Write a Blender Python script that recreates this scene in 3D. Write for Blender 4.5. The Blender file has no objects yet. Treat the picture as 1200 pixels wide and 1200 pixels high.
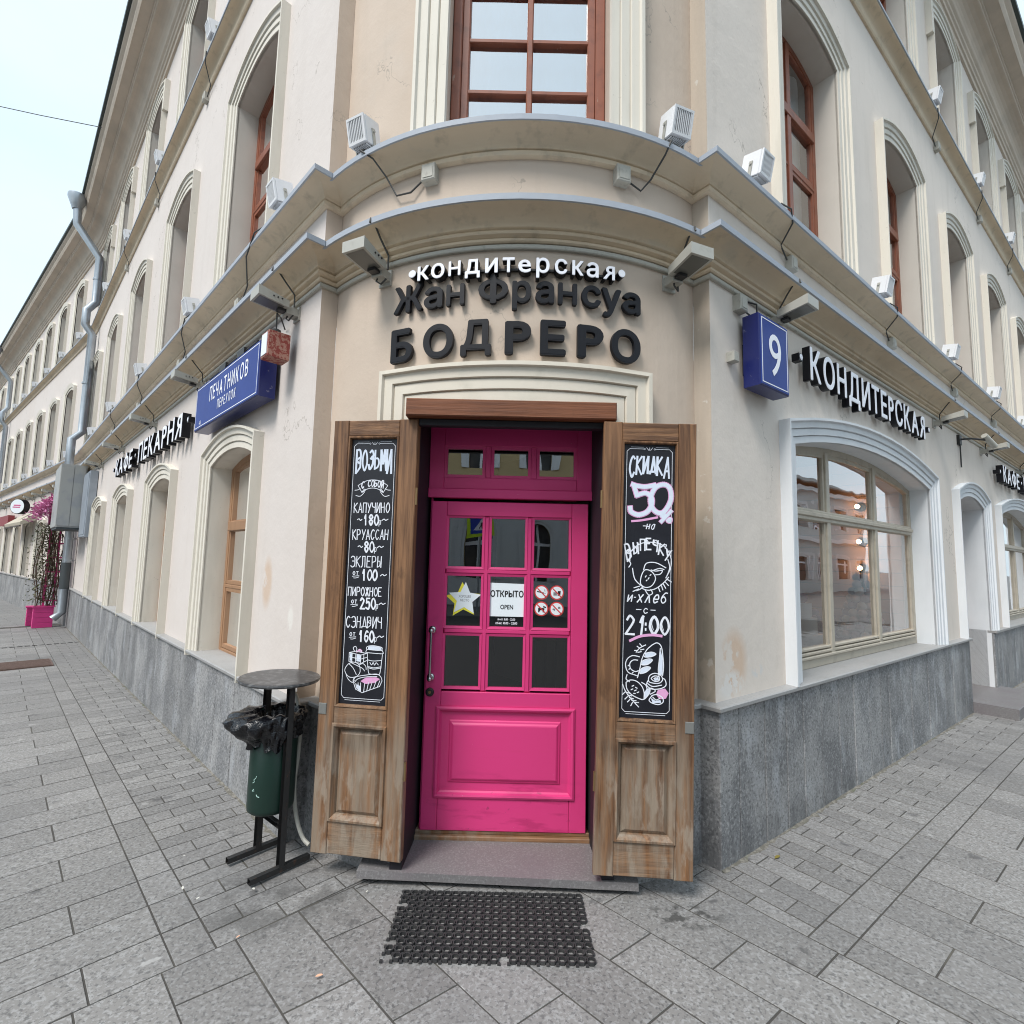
import bpy, math, random
from mathutils import Vector, Matrix

random.seed(7)
S = bpy.context.scene
COL = S.collection
PI = math.pi
rad = math.radians

# ------------------------------------------------------------------ camera
H = 1.6
_f = 600.0
_Z = Vector((142.0, 6160.0, -_f)).normalized()          # world up seen in camera axes
_fw = Vector((0, 0, -1)); _Y = (_fw - _Z * _fw.dot(_Z)).normalized(); _X = _Y.cross(_Z)
cam = bpy.data.objects.new('camera', bpy.data.cameras.new('camera'))
COL.objects.link(cam)
cam.data.sensor_width = 36.0
cam.data.lens = 18.0
cam.data.clip_start = 0.05
cam.data.clip_end = 1500
cam.matrix_world = Matrix.Translation((0, 0, H)) @ Matrix((_X, _Y, _Z)).to_4x4()
S.camera = cam

# ------------------------------------------------------------------ sky and sun
SUN_EL, SUN_AZ = 52.0, 215.0        # azimuth measured from +Y clockwise; the sun is behind and left of the viewer
w = bpy.data.worlds.new('World'); S.world = w; w.use_nodes = True
nt = w.node_tree; nt.nodes.clear()
sky = nt.nodes.new('ShaderNodeTexSky'); sky.sky_type = 'NISHITA'; sky.sun_disc = False
sky.sun_elevation = rad(SUN_EL); sky.sun_rotation = rad(SUN_AZ); sky.air_density = 1.0; sky.dust_density = 2.5; sky.ozone_density = 1.6
tc = nt.nodes.new('ShaderNodeTexCoord')
mp = nt.nodes.new('ShaderNodeMapping'); mp.inputs['Scale'].default_value = (1.2, 1.2, 3.0)
ns = nt.nodes.new('ShaderNodeTexNoise'); ns.inputs['Scale'].default_value = 1.6; ns.inputs['Detail'].default_value = 6
cr = nt.nodes.new('ShaderNodeValToRGB'); cr.color_ramp.elements[0].position = .3; cr.color_ramp.elements[1].position = .72
cr.color_ramp.elements[0].color = (.74, .74, .74, 1); cr.color_ramp.elements[1].color = (.97, .97, .97, 1)
mx = nt.nodes.new('ShaderNodeMixRGB'); mx.inputs['Color2'].default_value = (4.75, 5.7, 6.35, 1)
bg = nt.nodes.new('ShaderNodeBackground'); bg.inputs['Strength'].default_value = 0.10
wo = nt.nodes.new('ShaderNodeOutputWorld')
L_ = nt.links.new
L_(tc.outputs['Generated'], mp.inputs['Vector']); L_(mp.outputs[0], ns.inputs['Vector']); L_(ns.outputs['Fac'], cr.inputs['Fac'])
L_(cr.outputs['Color'], mx.inputs['Fac']); L_(sky.outputs['Color'], mx.inputs['Color1'])
L_(mx.outputs['Color'], bg.inputs['Color']); L_(bg.outputs[0], wo.inputs['Surface'])
sl = bpy.data.lights.new('sun', 'SUN'); sl.energy = 1.5; sl.angle = rad(20); sl.color = (1.0, .965, .92)
so = bpy.data.objects.new('sun', sl); COL.objects.link(so)
_az = rad(SUN_AZ)
_sd = Vector((math.sin(_az) * math.cos(rad(SUN_EL)), math.cos(_az) * math.cos(rad(SUN_EL)), math.sin(rad(SUN_EL))))
so.rotation_euler = _sd.to_track_quat('Z', 'Y').to_euler()
S.view_settings.view_transform = 'Standard'; S.view_settings.look = 'None'
S.view_settings.gamma = 1.0; S.view_settings.use_curve_mapping = False
S.view_settings.exposure = 1.08
S.render.engine = 'CYCLES'
try:
    S.cycles.use_denoising = True; S.cycles.denoiser = 'OPENIMAGEDENOISE'
    S.cycles.max_bounces = 8; S.cycles.transparent_max_bounces = 12
    S.cycles.sample_clamp_indirect = 6.0; S.cycles.filter_width = 1.05
except Exception:
    pass

# ------------------------------------------------------------------ materials
MATS = {}
def srgb(r, g, b):
    f = lambda c: (c / 255 / 12.92) if c / 255 <= .04045 else ((c / 255 + .055) / 1.055) ** 2.4
    return (f(r), f(g), f(b))

def mat(name, base, rough=.7, layers=(), bump=(), metal=0.0, rnd=0.0, spec=None, coat=0.0, cracks=None):
    """layers: (scale_xyz, detail, lo, hi, colour, strength[, box]) mixes colour over base where noise passes lo..hi;
    bump: (scale_xyz, strength, distance). rnd: value variation per object."""
    if name in MATS: return MATS[name]
    m = bpy.data.materials.new(name); m.use_nodes = True; MATS[name] = m
    t = m.node_tree; n = t.nodes; k = t.links.new
    p = n['Principled BSDF']; p.inputs['Roughness'].default_value = rough; p.inputs['Metallic'].default_value = metal
    if spec is not None: p.inputs['Specular IOR Level'].default_value = spec
    if coat: p.inputs['Coat Weight'].default_value = coat; p.inputs['Coat Roughness'].default_value = .15
    geo = n.new('ShaderNodeNewGeometry')
    rgb = n.new('ShaderNodeRGB'); rgb.outputs[0].default_value = (*base, 1)
    cur = rgb.outputs[0]
    def noise(sc, det, typ='noise'):
        mpn = n.new('ShaderNodeMapping'); mpn.inputs['Scale'].default_value = sc
        k(geo.outputs['Position'], mpn.inputs['Vector'])
        x = n.new('ShaderNodeTexNoise'); x.inputs['Scale'].default_value = 1.0; x.inputs['Detail'].default_value = det; x.inputs['Roughness'].default_value = .6
        k(mpn.outputs[0], x.inputs['Vector']); return x.outputs['Fac']
    for l in layers:
        sc, det, lo, hi, colr, st = l[:6]
        fac = noise(sc, det)
        mr = n.new('ShaderNodeMapRange'); mr.inputs['From Min'].default_value = lo; mr.inputs['From Max'].default_value = hi
        mr.inputs['To Max'].default_value = st; k(fac, mr.inputs['Value']); f2 = mr.outputs[0]
        if len(l) > 6:          # the mark keeps to a place of its own: centre, half size
            c, hs = l[6]
            sub = n.new('ShaderNodeVectorMath'); sub.operation = 'SUBTRACT'; sub.inputs[1].default_value = c; k(geo.outputs['Position'], sub.inputs[0])
            dv = n.new('ShaderNodeVectorMath'); dv.operation = 'DIVIDE'; dv.inputs[1].default_value = hs; k(sub.outputs[0], dv.inputs[0])
            ln = n.new('ShaderNodeVectorMath'); ln.operation = 'LENGTH'; k(dv.outputs[0], ln.inputs[0])
            m2 = n.new('ShaderNodeMapRange'); m2.inputs['From Min'].default_value = 1.0; m2.inputs['From Max'].default_value = .55
            k(ln.outputs['Value'], m2.inputs['Value'])
            mu = n.new('ShaderNodeMath'); mu.operation = 'MULTIPLY'; k(f2, mu.inputs[0]); k(m2.outputs[0], mu.inputs[1]); f2 = mu.outputs[0]
        mixn = n.new('ShaderNodeMixRGB'); mixn.inputs['Color2'].default_value = (*colr, 1)
        k(f2, mixn.inputs['Fac']); k(cur, mixn.inputs['Color1']); cur = mixn.outputs['Color']
    if cracks:      # hairline cracks: a narrow band of one noise, kept to patches by another
        sc, wd, colr, st = cracks
        sb = n.new('ShaderNodeMath'); sb.operation = 'SUBTRACT'; sb.inputs[1].default_value = .5; k(noise(sc, 6), sb.inputs[0])
        ab = n.new('ShaderNodeMath'); ab.operation = 'ABSOLUTE'; k(sb.outputs[0], ab.inputs[0])
        m1 = n.new('ShaderNodeMapRange'); m1.inputs['From Min'].default_value = wd; m1.inputs['From Max'].default_value = wd * .3; m1.inputs['To Max'].default_value = st; k(ab.outputs[0], m1.inputs['Value'])
        m2 = n.new('ShaderNodeMapRange'); m2.inputs['From Min'].default_value = .55; m2.inputs['From Max'].default_value = .62; k(noise(tuple(q * .8 + .37 for q in sc), 2), m2.inputs['Value'])
        mu = n.new('ShaderNodeMath'); mu.operation = 'MULTIPLY'; k(m1.outputs[0], mu.inputs[0]); k(m2.outputs[0], mu.inputs[1])
        mixn = n.new('ShaderNodeMixRGB'); mixn.inputs['Color2'].default_value = (*colr, 1); k(mu.outputs[0], mixn.inputs['Fac']); k(cur, mixn.inputs['Color1']); cur = mixn.outputs['Color']
    if rnd:
        oi = n.new('ShaderNodeObjectInfo'); mr = n.new('ShaderNodeMapRange')
        mr.inputs['To Min'].default_value = 1 - rnd; mr.inputs['To Max'].default_value = 1 + rnd
        k(oi.outputs['Random'], mr.inputs['Value'])
        hs_ = n.new('ShaderNodeHueSaturation'); k(mr.outputs[0], hs_.inputs['Value']); k(cur, hs_.inputs['Color']); cur = hs_.outputs['Color']
    k(cur, p.inputs['Base Color'])
    prev = None
    for sc, st, dist in bump:
        b = n.new('ShaderNodeBump'); b.inputs['Strength'].default_value = st; b.inputs['Distance'].default_value = dist
        k(noise(sc, 5), b.inputs['Height'])
        if prev: k(prev, b.inputs['Normal'])
        prev = b.outputs['Normal']
    if prev: k(prev, p.inputs['Normal'])
    return m

def emit(name, colr, st):
    if name in MATS: return MATS[name]
    m = bpy.data.materials.new(name); m.use_nodes = True; MATS[name] = m
    p = m.node_tree.nodes['Principled BSDF']; p.inputs['Base Color'].default_value = (*colr, 1)
    p.inputs['Emission Color'].default_value = (*colr, 1); p.inputs['Emission Strength'].default_value = st
    return m

def glass(name, tint=(.9, .95, .95), base=.10, amp=1.0, wob=.0015):
    if name in MATS: return MATS[name]
    m = bpy.data.materials.new(name); m.use_nodes = True; MATS[name] = m
    t = m.node_tree; n = t.nodes; k = t.links.new; n.clear()
    o = n.new('ShaderNodeOutputMaterial'); tr = n.new('ShaderNodeBsdfTransparent'); tr.inputs[0].default_value = (*tint, 1)
    g = n.new('ShaderNodeBsdfGlossy'); g.inputs['Roughness'].default_value = .0; g.inputs['Color'].default_value = (1, 1, 1, 1)
    lw = n.new('ShaderNodeFresnel'); lw.inputs['IOR'].default_value = 1.5
    ad = n.new('ShaderNodeMath'); ad.operation = 'MULTIPLY_ADD'; ad.inputs[1].default_value = amp; ad.inputs[2].default_value = base; ad.use_clamp = True
    k(lw.outputs[0], ad.inputs[0]); mxs = n.new('ShaderNodeMixShader')
    geo = n.new('ShaderNodeNewGeometry'); x = n.new('ShaderNodeTexNoise'); x.inputs['Scale'].default_value = 3.0; x.inputs['Detail'].default_value = 1
    k(geo.outputs['Position'], x.inputs['Vector'])
    b = n.new('ShaderNodeBump'); b.inputs['Strength'].default_value = .5; b.inputs['Distance'].default_value = wob * 8; k(x.outputs['Fac'], b.inputs['Height'])
    k(b.outputs[0], g.inputs['Normal'])
    k(ad.outputs[0], mxs.inputs[0]); k(tr.outputs[0], mxs.inputs[1]); k(g.outputs[0], mxs.inputs[2]); k(mxs.outputs[0], o.inputs['Surface'])
    return m

V3 = lambda a, b, c: (a, b, c)
GR = (.20, .185, .16)
STREAK = ((5, 5, .55), 4, .5, .78)
M_wallL = mat('painted_plaster', (.66, .60, .56), .85,
              [((.8, .8, .5), 4, .42, .75, (.62, .55, .50), .6), ((6, 6, .5), 5, .56, .8, (.52, .46, .41), .28),
               ((2.6, 2.6, 2.6), 6, .62, .78, (.60, .56, .52), .35),
               ((9, 9, 4.5), 4, .40, .47, (.58, .43, .32), .8, ((-1.66, 3.52, 1.42), (.10, .10, .20))),
               ((12, 12, 12), 4, .40, .46, (.72, .68, .63), .9, ((-1.36, 3.22, 1.22), (.05, .05, .09)))],
              [((3, 3, 3), .4, .02), ((14, 14, 14), .2, .006), ((60, 60, 60), .22, .002)], cracks=((1.1, 1.1, .8), .0035, (.30, .26, .22), .6))
M_bay = mat('painted_plaster_bay', (.60, .495, .405), .85,
            [((.9, .9, .6), 4, .40, .72, (.50, .405, .32), .6), ((7, 7, .6), 5, .55, .8, (.44, .36, .29), .34),
             ((2.2, 2.2, 2.2), 6, .6, .78, (.55, .49, .43), .4)],
            [((3, 3, 3), .4, .02), ((14, 14, 14), .2, .006), ((60, 60, 60), .25, .002)], cracks=((1.1, 1.1, .8), .0035, (.30, .26, .22), .6))
M_wallR = mat('painted_plaster_right', (.73, .655, .585), .85,
              [((.8, .8, .5), 4, .42, .75, (.65, .575, .505), .55), ((7, 7, .8), 5, .55, .8, (.50, .44, .37), .30),
               ((2.4, 2.4, 2.4), 6, .6, .78, (.56, .52, .47), .35),
               ((7, 7, 5), 5, .45, .50, (.66, .48, .35), .85, ((1.30, 3.03, 1.05), (.16, .16, .22))),
               ((11, 11, 9), 5, .47, .50, (.74, .70, .66), .95, ((1.27, 3.0, .93), (.16, .14, .10))),
               ((8, 8, 8), 5, .45, .5, (.60, .60, .60), .7, ((1.52, 3.17, .98), (.08, .08, .05)))],
              [((3, 3, 3), .4, .02), ((14, 14, 14), .2, .006), ((60, 60, 60), .25, .002)], cracks=((1.1, 1.1, .8), .0035, (.30, .26, .22), .6))
M_ret = mat('painted_plaster_worn', (.50, .425, .345), .88,
            [((7, 7, .8), 5, .45, .75, (.33, .28, .23), .55),
             ((5, 5, 2.6), 5, .56, .60, (.34, .30, .24), .75, ((1.07, 2.98, 1.3), (.2, .2, .75))),
             ((9, 9, 9), 5, .64, .67, (.62, .6, .55), .6)],
            [((3, 3, 3), .3, .012), ((50, 50, 50), .3, .003)])
M_trim = mat('cream_trim', (.71, .665, .58), .75, [((5, 5, .9), 5, .5, .8, (.43, .40, .33), .45), ((30, 30, 30), 3, .66, .75, (.36, .33, .28), .4)],
             [((30, 30, 30), .2, .003)])
M_reveal = mat('pale_reveal_plaster', (.62, .575, .51), .85, [((3, 3, 3), 4, .45, .75, (.54, .50, .44), .5)])
M_trimD = mat('cream_trim_door', (.70, .64, .54), .75, [((5, 5, 5), 5, .55, .8, (.48, .46, .38), .45)], [((30, 30, 30), .2, .003)])
M_trimW = mat('white_trim', (.70, .72, .74), .7, [((4, 4, 1.2), 5, .5, .8, (.54, .56, .57), .5), ((1.5, 1.5, 1.5), 4, .5, .7, (.60, .64, .68), .5)],
              [((25, 25, 25), .2, .003)])
M_corn = mat('cornice_stucco', (.70, .575, .42), .85,
             [((1.5, 1.5, 4), 5, .42, .72, (.52, .42, .30), .6), ((9, 9, 9), 5, .55, .75, (.28, .24, .18), .45), ((3, 3, 10), 3, .6, .75, (.47, .44, .37), .4)],
             [((20, 20, 20), .35, .004)])
M_cornT = mat('cornice_top_stucco', (.62, .52, .42), .85,
              [((2, 2, 3), 5, .42, .75, (.40, .35, .29), .5)], [((20, 20, 20), .3, .004)])
M_flash = mat('zinc_flashing', (.40, .435, .49), .6, [((6, 6, 6), 4, .45, .7, (.42, .46, .52), .5), ((2, 2, 2), 3, .6, .7, (.47, .47, .49), .4)],
              [((4, 4, 4), .4, .01)])
M_roof = mat('dark_roof_edge', (.05, .065, .06), .5, metal=.3)
M_gran = mat('plinth_granite', (.27, .268, .268), .7,
             [((2.6, 2.6, 1.8), 6, .44, .58, (.135, .138, .145), .75), ((6.5, 6.5, 1.9), 6, .55, .68, (.44, .455, .48), .62), ((3.0, 3.0, 3.0), 6, .56, .68, (.37, .38, .40), .6),
              ((9, 9, 3.2), 5, .58, .68, (.09, .092, .096), .45),
              ((55, 55, 55), 3, .5, .62, (.42, .42, .42), .5), ((62, 62, 62), 3, .52, .64, (.06, .06, .062), .6), ((5, 5, 2.0), 5, .45, .62, (.085, .085, .088), .6, ((1.6, 3.2, .0), (2.2, 2.2, .22)))],
             [((70, 70, 70), .4, .003)], rnd=.15)
M_ledge = mat('ledge_granite', (.34, .335, .33), .5, [((90, 90, 90), 3, .5, .7, (.22, .22, .22), .5), ((4, 4, 4), 4, .5, .75, (.25, .245, .235), .5)], [((70, 70, 70), .15, .002)])
M_pave = mat('paving_granite', (.217, .207, .198), .7,
             [((62, 62, 62), 3, .50, .60, (.33, .325, .32), .68), ((70, 70, 70), 3, .53, .64, (.08, .078, .078), .7),
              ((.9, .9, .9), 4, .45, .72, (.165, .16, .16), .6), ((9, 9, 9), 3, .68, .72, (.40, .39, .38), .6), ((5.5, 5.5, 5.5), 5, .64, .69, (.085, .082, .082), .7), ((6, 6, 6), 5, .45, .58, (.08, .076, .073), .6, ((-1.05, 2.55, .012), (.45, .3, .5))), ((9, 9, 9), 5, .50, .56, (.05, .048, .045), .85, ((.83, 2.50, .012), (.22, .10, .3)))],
             [((110, 110, 110), .3, .002), ((4, 4, 4), .2, .006)], rnd=.14)
M_joint = mat('joint_sand', (.062, .057, .051), .95, [((3, 3, 3), 4, .5, .7, (.13, .12, .10), .7)])
M_ground = mat('ground_grit', (.16, .155, .15), .9, [((2, 2, 2), 4, .4, .7, (.22, .215, .21), .6)])
M_step = mat('step_granite', (.175, .165, .165), .55, [((95, 95, 95), 3, .5, .65, (.30, .29, .29), .55), ((90, 90, 90), 3, .54, .68, (.10, .10, .10), .5),
              ((3, 3, 3), 4, .45, .7, (.165, .14, .15), .6)], [((60, 60, 60), .2, .002)])
M_pink = mat('pink_paint', (.66, .042, .195), .42, [((1.4, 1.4, 1.4), 4, .45, .72, (.60, .036, .16), .6), ((4, 4, 50), 4, .58, .75, (.62, .045, .17), .5), ((26, 26, 26), 4, .66, .70, (.22, .03, .08), .6, ((0, 2.98, .20), (.7, .4, .22))), ((60, 60, 60), 3, .75, .77, (.62, .45, .42), .8), ((3, 3, 14), 5, .52, .62, (.40, .018, .11), .55, ((0, 2.98, .22), (.6, .4, .26))), ((7, 7, 7), 5, .45, .65, (.33, .015, .10), .55, ((-.44, 2.98, 1.05), (.09, .2, .3)))],
             [((3, 3, 40), .10, .002), ((25, 25, 25), .10, .001)])
M_pinkD = mat('pink_wood', (.62, .04, .22), .5, [((4, 4, 4), 4, .45, .7, (.45, .03, .15), .5)])
M_black = mat('black_painted_wood', (.008, .007, .011), .65, [((8, 8, 2), 4, .6, .75, (.05, .04, .045), .5)], [((5, 5, 40), .1, .002)])
def wood(name, stretch, base, dark, grey, wear):
    return mat(name, base, .62,
               [(stretch, 6, .40, .60, dark, .9), (tuple(s * 3.1 for s in stretch), 5, .48, .66, tuple(c * .55 for c in dark), .5),
                ((2.2, 2.2, 1.1), 4, .42, .70, tuple(c * 1.25 for c in base), .5), ((7, 7, 5), 4, .62, .72, tuple(c * .5 for c in dark), .5)] + wear,
               [(stretch, .6, .005), (tuple(s * 4 for s in stretch), .35, .002)])
WW = (.25, .20, .15)
wearz = [((14, 14, 3), 5, .35, .55, (.045, .022, .010), .85, ((-.75, 2.70, .70), (.20, .2, .10))), ((14, 14, 3), 5, .35, .55, (.045, .022, .010), .85, ((.66, 2.58, .70), (.20, .2, .10))), ((18, 18, 5), 5, .50, .60, (.36, .31, .25), .6, ((-.75, 2.70, .30), (.6, .5, .42))), ((18, 18, 5), 5, .50, .60, (.36, .31, .25), .6, ((.66, 2.58, .30), (.6, .5, .42))), ((26, 26, 2.2), 5, .36, .62, WW, .80, ((-.75, 2.7, .25), (1.1, .6, .75))), ((26, 26, 2.2), 5, .36, .62, WW, .75, ((.70, 2.58, .25), (.8, .5, .75)))]
M_woodV = wood('weathered_wood_upright', (38, 38, 1.8), (.245, .122, .055), (.085, .036, .015), WW, wearz)
M_woodH = wood('weathered_wood_crosswise', (2.0, 30, 38), (.245, .122, .055), (.085, .036, .015), WW, wearz)
M_lint = wood('lintel_wood', (1.5, 30, 60), (.19, .062, .022), (.11, .033, .011), WW, [])
M_brown = mat('brown_window_paint', (.26, .080, .040), .45, [((12, 12, 12), 4, .5, .7, (.13, .038, .02), .6), ((30, 30, 8), 4, .68, .73, (.42, .33, .27), .6)], [((20, 20, 5), .15, .002)])
M_tanw = mat('tan_window_wood', (.36, .205, .115), .5, [((20, 20, 2), 5, .42, .7, (.27, .145, .08), .6)], [((20, 20, 3), .2, .002)])
M_greyw = mat('grey_beige_window_paint', (.47, .42, .34), .5, [((10, 10, 10), 4, .5, .7, (.31, .27, .215), .5)], [((15, 15, 15), .12, .002)])
M_salmon = mat('salmon_door_paint', (.50, .33, .25), .5, [((8, 8, 3), 4, .5, .7, (.42, .27, .2), .5)])
M_glass = glass('window_glass', (.92, .95, .95), .15, 1.3)
M_glassD = glass('door_glass', (.50, .53, .53), .13, 1.1, .0004)
M_glassS = glass('shop_glass', (.90, .93, .94), .30, 1.1, .0004)
M_glassB = glass('reflective_glass', (.80, .88, .95), .50, 1.0, .0008)
M_curt = mat('white_curtain', (.62, .66, .70), .9, [((10, 10, .7), 3, .4, .7, (.48, .52, .56), .6)])
M_curtB = mat('sky_tinted_curtain', (.66, .80, .92), .85, [((7, 7, .5), 3, .4, .7, (.55, .72, .88), .6)])  # white curtain, with the pale blue of mirrored sky put into its colour
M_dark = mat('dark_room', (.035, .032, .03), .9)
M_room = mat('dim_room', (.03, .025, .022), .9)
M_room2 = mat('shop_room', (.42, .36, .29), .85)
M_white = mat('white_powder_coat', (.80, .80, .81), .45)
M_grey = mat('grey_lamp_housing', (.44, .43, .385), .5, [((14, 14, 14), 4, .55, .7, (.33, .31, .27), .5)], metal=.1)
M_lens = mat('lamp_lens', (.13, .13, .115), .25)
M_grill = mat('louvre_grey', (.33, .35, .38), .5)
M_cable = mat('dark_cable', (.06, .058, .055), .6)
M_boxj = mat('grey_junction_box', (.47, .455, .40), .6, [((30, 30, 30), 4, .55, .7, (.3, .28, .24), .6)])
M_letK = mat('black_sign_letter', (.010, .0105, .014), .5, spec=.25)
M_letS = mat('black_letter_side', (.006, .006, .009), .4, spec=.3)
M_letW = mat('white_sign_face', (.88, .89, .95), .4)
M_blue = mat('blue_enamel', (.016, .042, .235), .45, [((2.5, 2.5, 2.5), 4, .45, .7, (.03, .07, .33), .5)], spec=.18)
M_blueD = mat('blue_enamel_side', (.010, .016, .12), .3, [((20, 20, 20), 4, .66, .7, (.3, .3, .35), .5)])
M_red = mat('flaking_red_paint', (.24, .035, .025), .6, [((45, 45, 45), 5, .46, .54, (.42, .24, .18), .75)], [((45, 45, 45), .5, .004)])
M_frost = mat('frosted_lamp_glass', (.80, .82, .86), .3)
M_chalkb = mat('chalkboard_black', (.008, .0085, .014), .42, [((5, 5, 5), 4, .5, .75, (.02, .021, .03), .6)])
M_chalk = mat('white_chalk', (.78, .80, .86), .9, [((70, 70, 70), 3, .45, .75, (.50, .52, .58), .6)])
M_chalkB = mat('pale_blue_chalk', (.66, .72, .83), .9, [((70, 70, 70), 3, .45, .75, (.55, .62, .72), .4)])
M_chalkP = mat('pink_chalk', (.72, .36, .60), .9, [((70, 70, 70), 3, .45, .75, (.60, .30, .5), .6)])
M_chrome = mat('chrome_steel', (.55, .55, .56), .18, metal=1.0)
M_brass = mat('worn_brass', (.30, .2, .1), .4, metal=.8)
M_steel = mat('galvanised_steel', (.42, .45, .48), .36, [((3, 3, 3), 4, .45, .7, (.30, .33, .36), .6)], [((5, 5, 5), .2, .01)], metal=.7)
M_steelp = mat('grey_cabinet_paint', (.36, .36, .345), .5, [((2.5, 2.5, 2.5), 4, .5, .6, (.27, .285, .31), .6)])
M_steelb = mat('bluegrey_cabinet_paint', (.30, .335, .38), .5, [((2, 2, 2), 4, .5, .6, (.24, .27, .31), .6)])
M_dband = mat('dark_grey_paint', (.055, .065, .07), .6)
M_rub = mat('black_rubber', (.030, .030, .031), .6, [((30, 30, 30), 4, .5, .7, (.075, .073, .07), .6)], [((80, 80, 80), .3, .002)])
M_green = mat('green_bin_paint', (.0035, .022, .015), .42, [((6, 6, 6), 4, .5, .72, (.004, .025, .018), .6)], [((15, 15, 15), .1, .002)])
M_bag = mat('black_plastic_bag', (.004, .004, .006), .2, [], [((9, 9, 22), .6, .03), ((40, 40, 60), .35, .006)], spec=.55)
M_iron = mat('black_iron_paint', (.022, .021, .021), .5, [((30, 30, 30), 4, .62, .7, (.10, .05, .03), .6)], [((60, 60, 60), .3, .002)])
M_top = mat('black_worn_top', (.055, .055, .058), .35, [((30, 30, 30), 5, .5, .62, (.17, .17, .17), .6)], [((40, 40, 40), .4, .003)])
M_hose = mat('grey_white_hose', (.50, .49, .44), .5, [((20, 20, 20), 4, .5, .7, (.33, .32, .28), .5)])
M_rust = mat('rusty_iron_grate', (.13, .085, .07), .8, [((40, 40, 40), 4, .45, .6, (.20, .13, .11), .6)], [((50, 50, 50), .5, .005)])
M_leaf = mat('vine_leaf', (.085, .07, .03), .6, [((9, 9, 9), 3, .45, .6, (.05, .085, .025), .8)])
M_stem = mat('vine_stem', (.10, .06, .045), .8)
M_flow = mat('pink_artificial_flower', (.72, .30, .50), .7, [((25, 25, 25), 3, .45, .65, (.55, .16, .36), .6)])
M_mag = mat('magenta_box', (.30, .02, .10), .6)
M_awn = mat('beige_awning', (.50, .45, .36), .8)
M_awnK = mat('dark_awning', (.10, .085, .075), .8)
M_crim = mat('crimson_sign', (.26, .04, .045), .6)
M_shelf = mat('shop_shelf', (.10, .075, .055), .7)
M_plank = mat('pink_beige_plank', (.62, .43, .34), .6, [((2, 2, 12), 4, .45, .7, (.55, .37, .29), .6)])
M_ball = mat('meringue_pink', (.68, .50, .48), .6)
M_ball2 = mat('meringue_white', (.72, .68, .66), .6)
M_ball3 = mat('meringue_mauve', (.33, .22, .27), .6)
M_bulb = emit('warm_bulb', (1.0, .52, .22), 34.0)
M_paper = mat('white_sticker', (.80, .86, .90), .5)
M_yel = mat('yellow_sticker', (.85, .78, .06), .5)
M_ink = mat('black_ink', (.01, .01, .012), .5)
M_redr = mat('red_ring_print', (.62, .05, .05), .5)
M_greyi = mat('grey_ink', (.22, .22, .24), .5)
M_opp = mat('ochre_plaster', (.50, .39, .21), .85, [((.7, .7, .7), 4, .45, .7, (.42, .33, .18), .5)])
M_oppB = mat('pale_blue_plaster', (.50, .55, .56), .85, [((.7, .7, .7), 4, .45, .7, (.42, .47, .48), .5)])
M_oppG = mat('grey_plaster', (.36, .35, .33), .85, [((.7, .7, .7), 4, .45, .7, (.30, .29, .27), .5)])
M_asph = mat('asphalt', (.05, .05, .052), .85, [((60, 60, 60), 3, .5, .7, (.09, .09, .09), .5)])
M_ygs = mat('yellow_green_reflective', (.62, .85, .03), .5)
M_bls = mat('sign_blue', (.02, .06, .45), .4)
M_leafY = mat('dry_leaf', (.19, .15, .03), .7)
M_paper2 = mat('orange_paper_scrap', (.72, .40, .26), .8)
M_butt = mat('pale_litter', (.62, .60, .54), .8)

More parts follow.
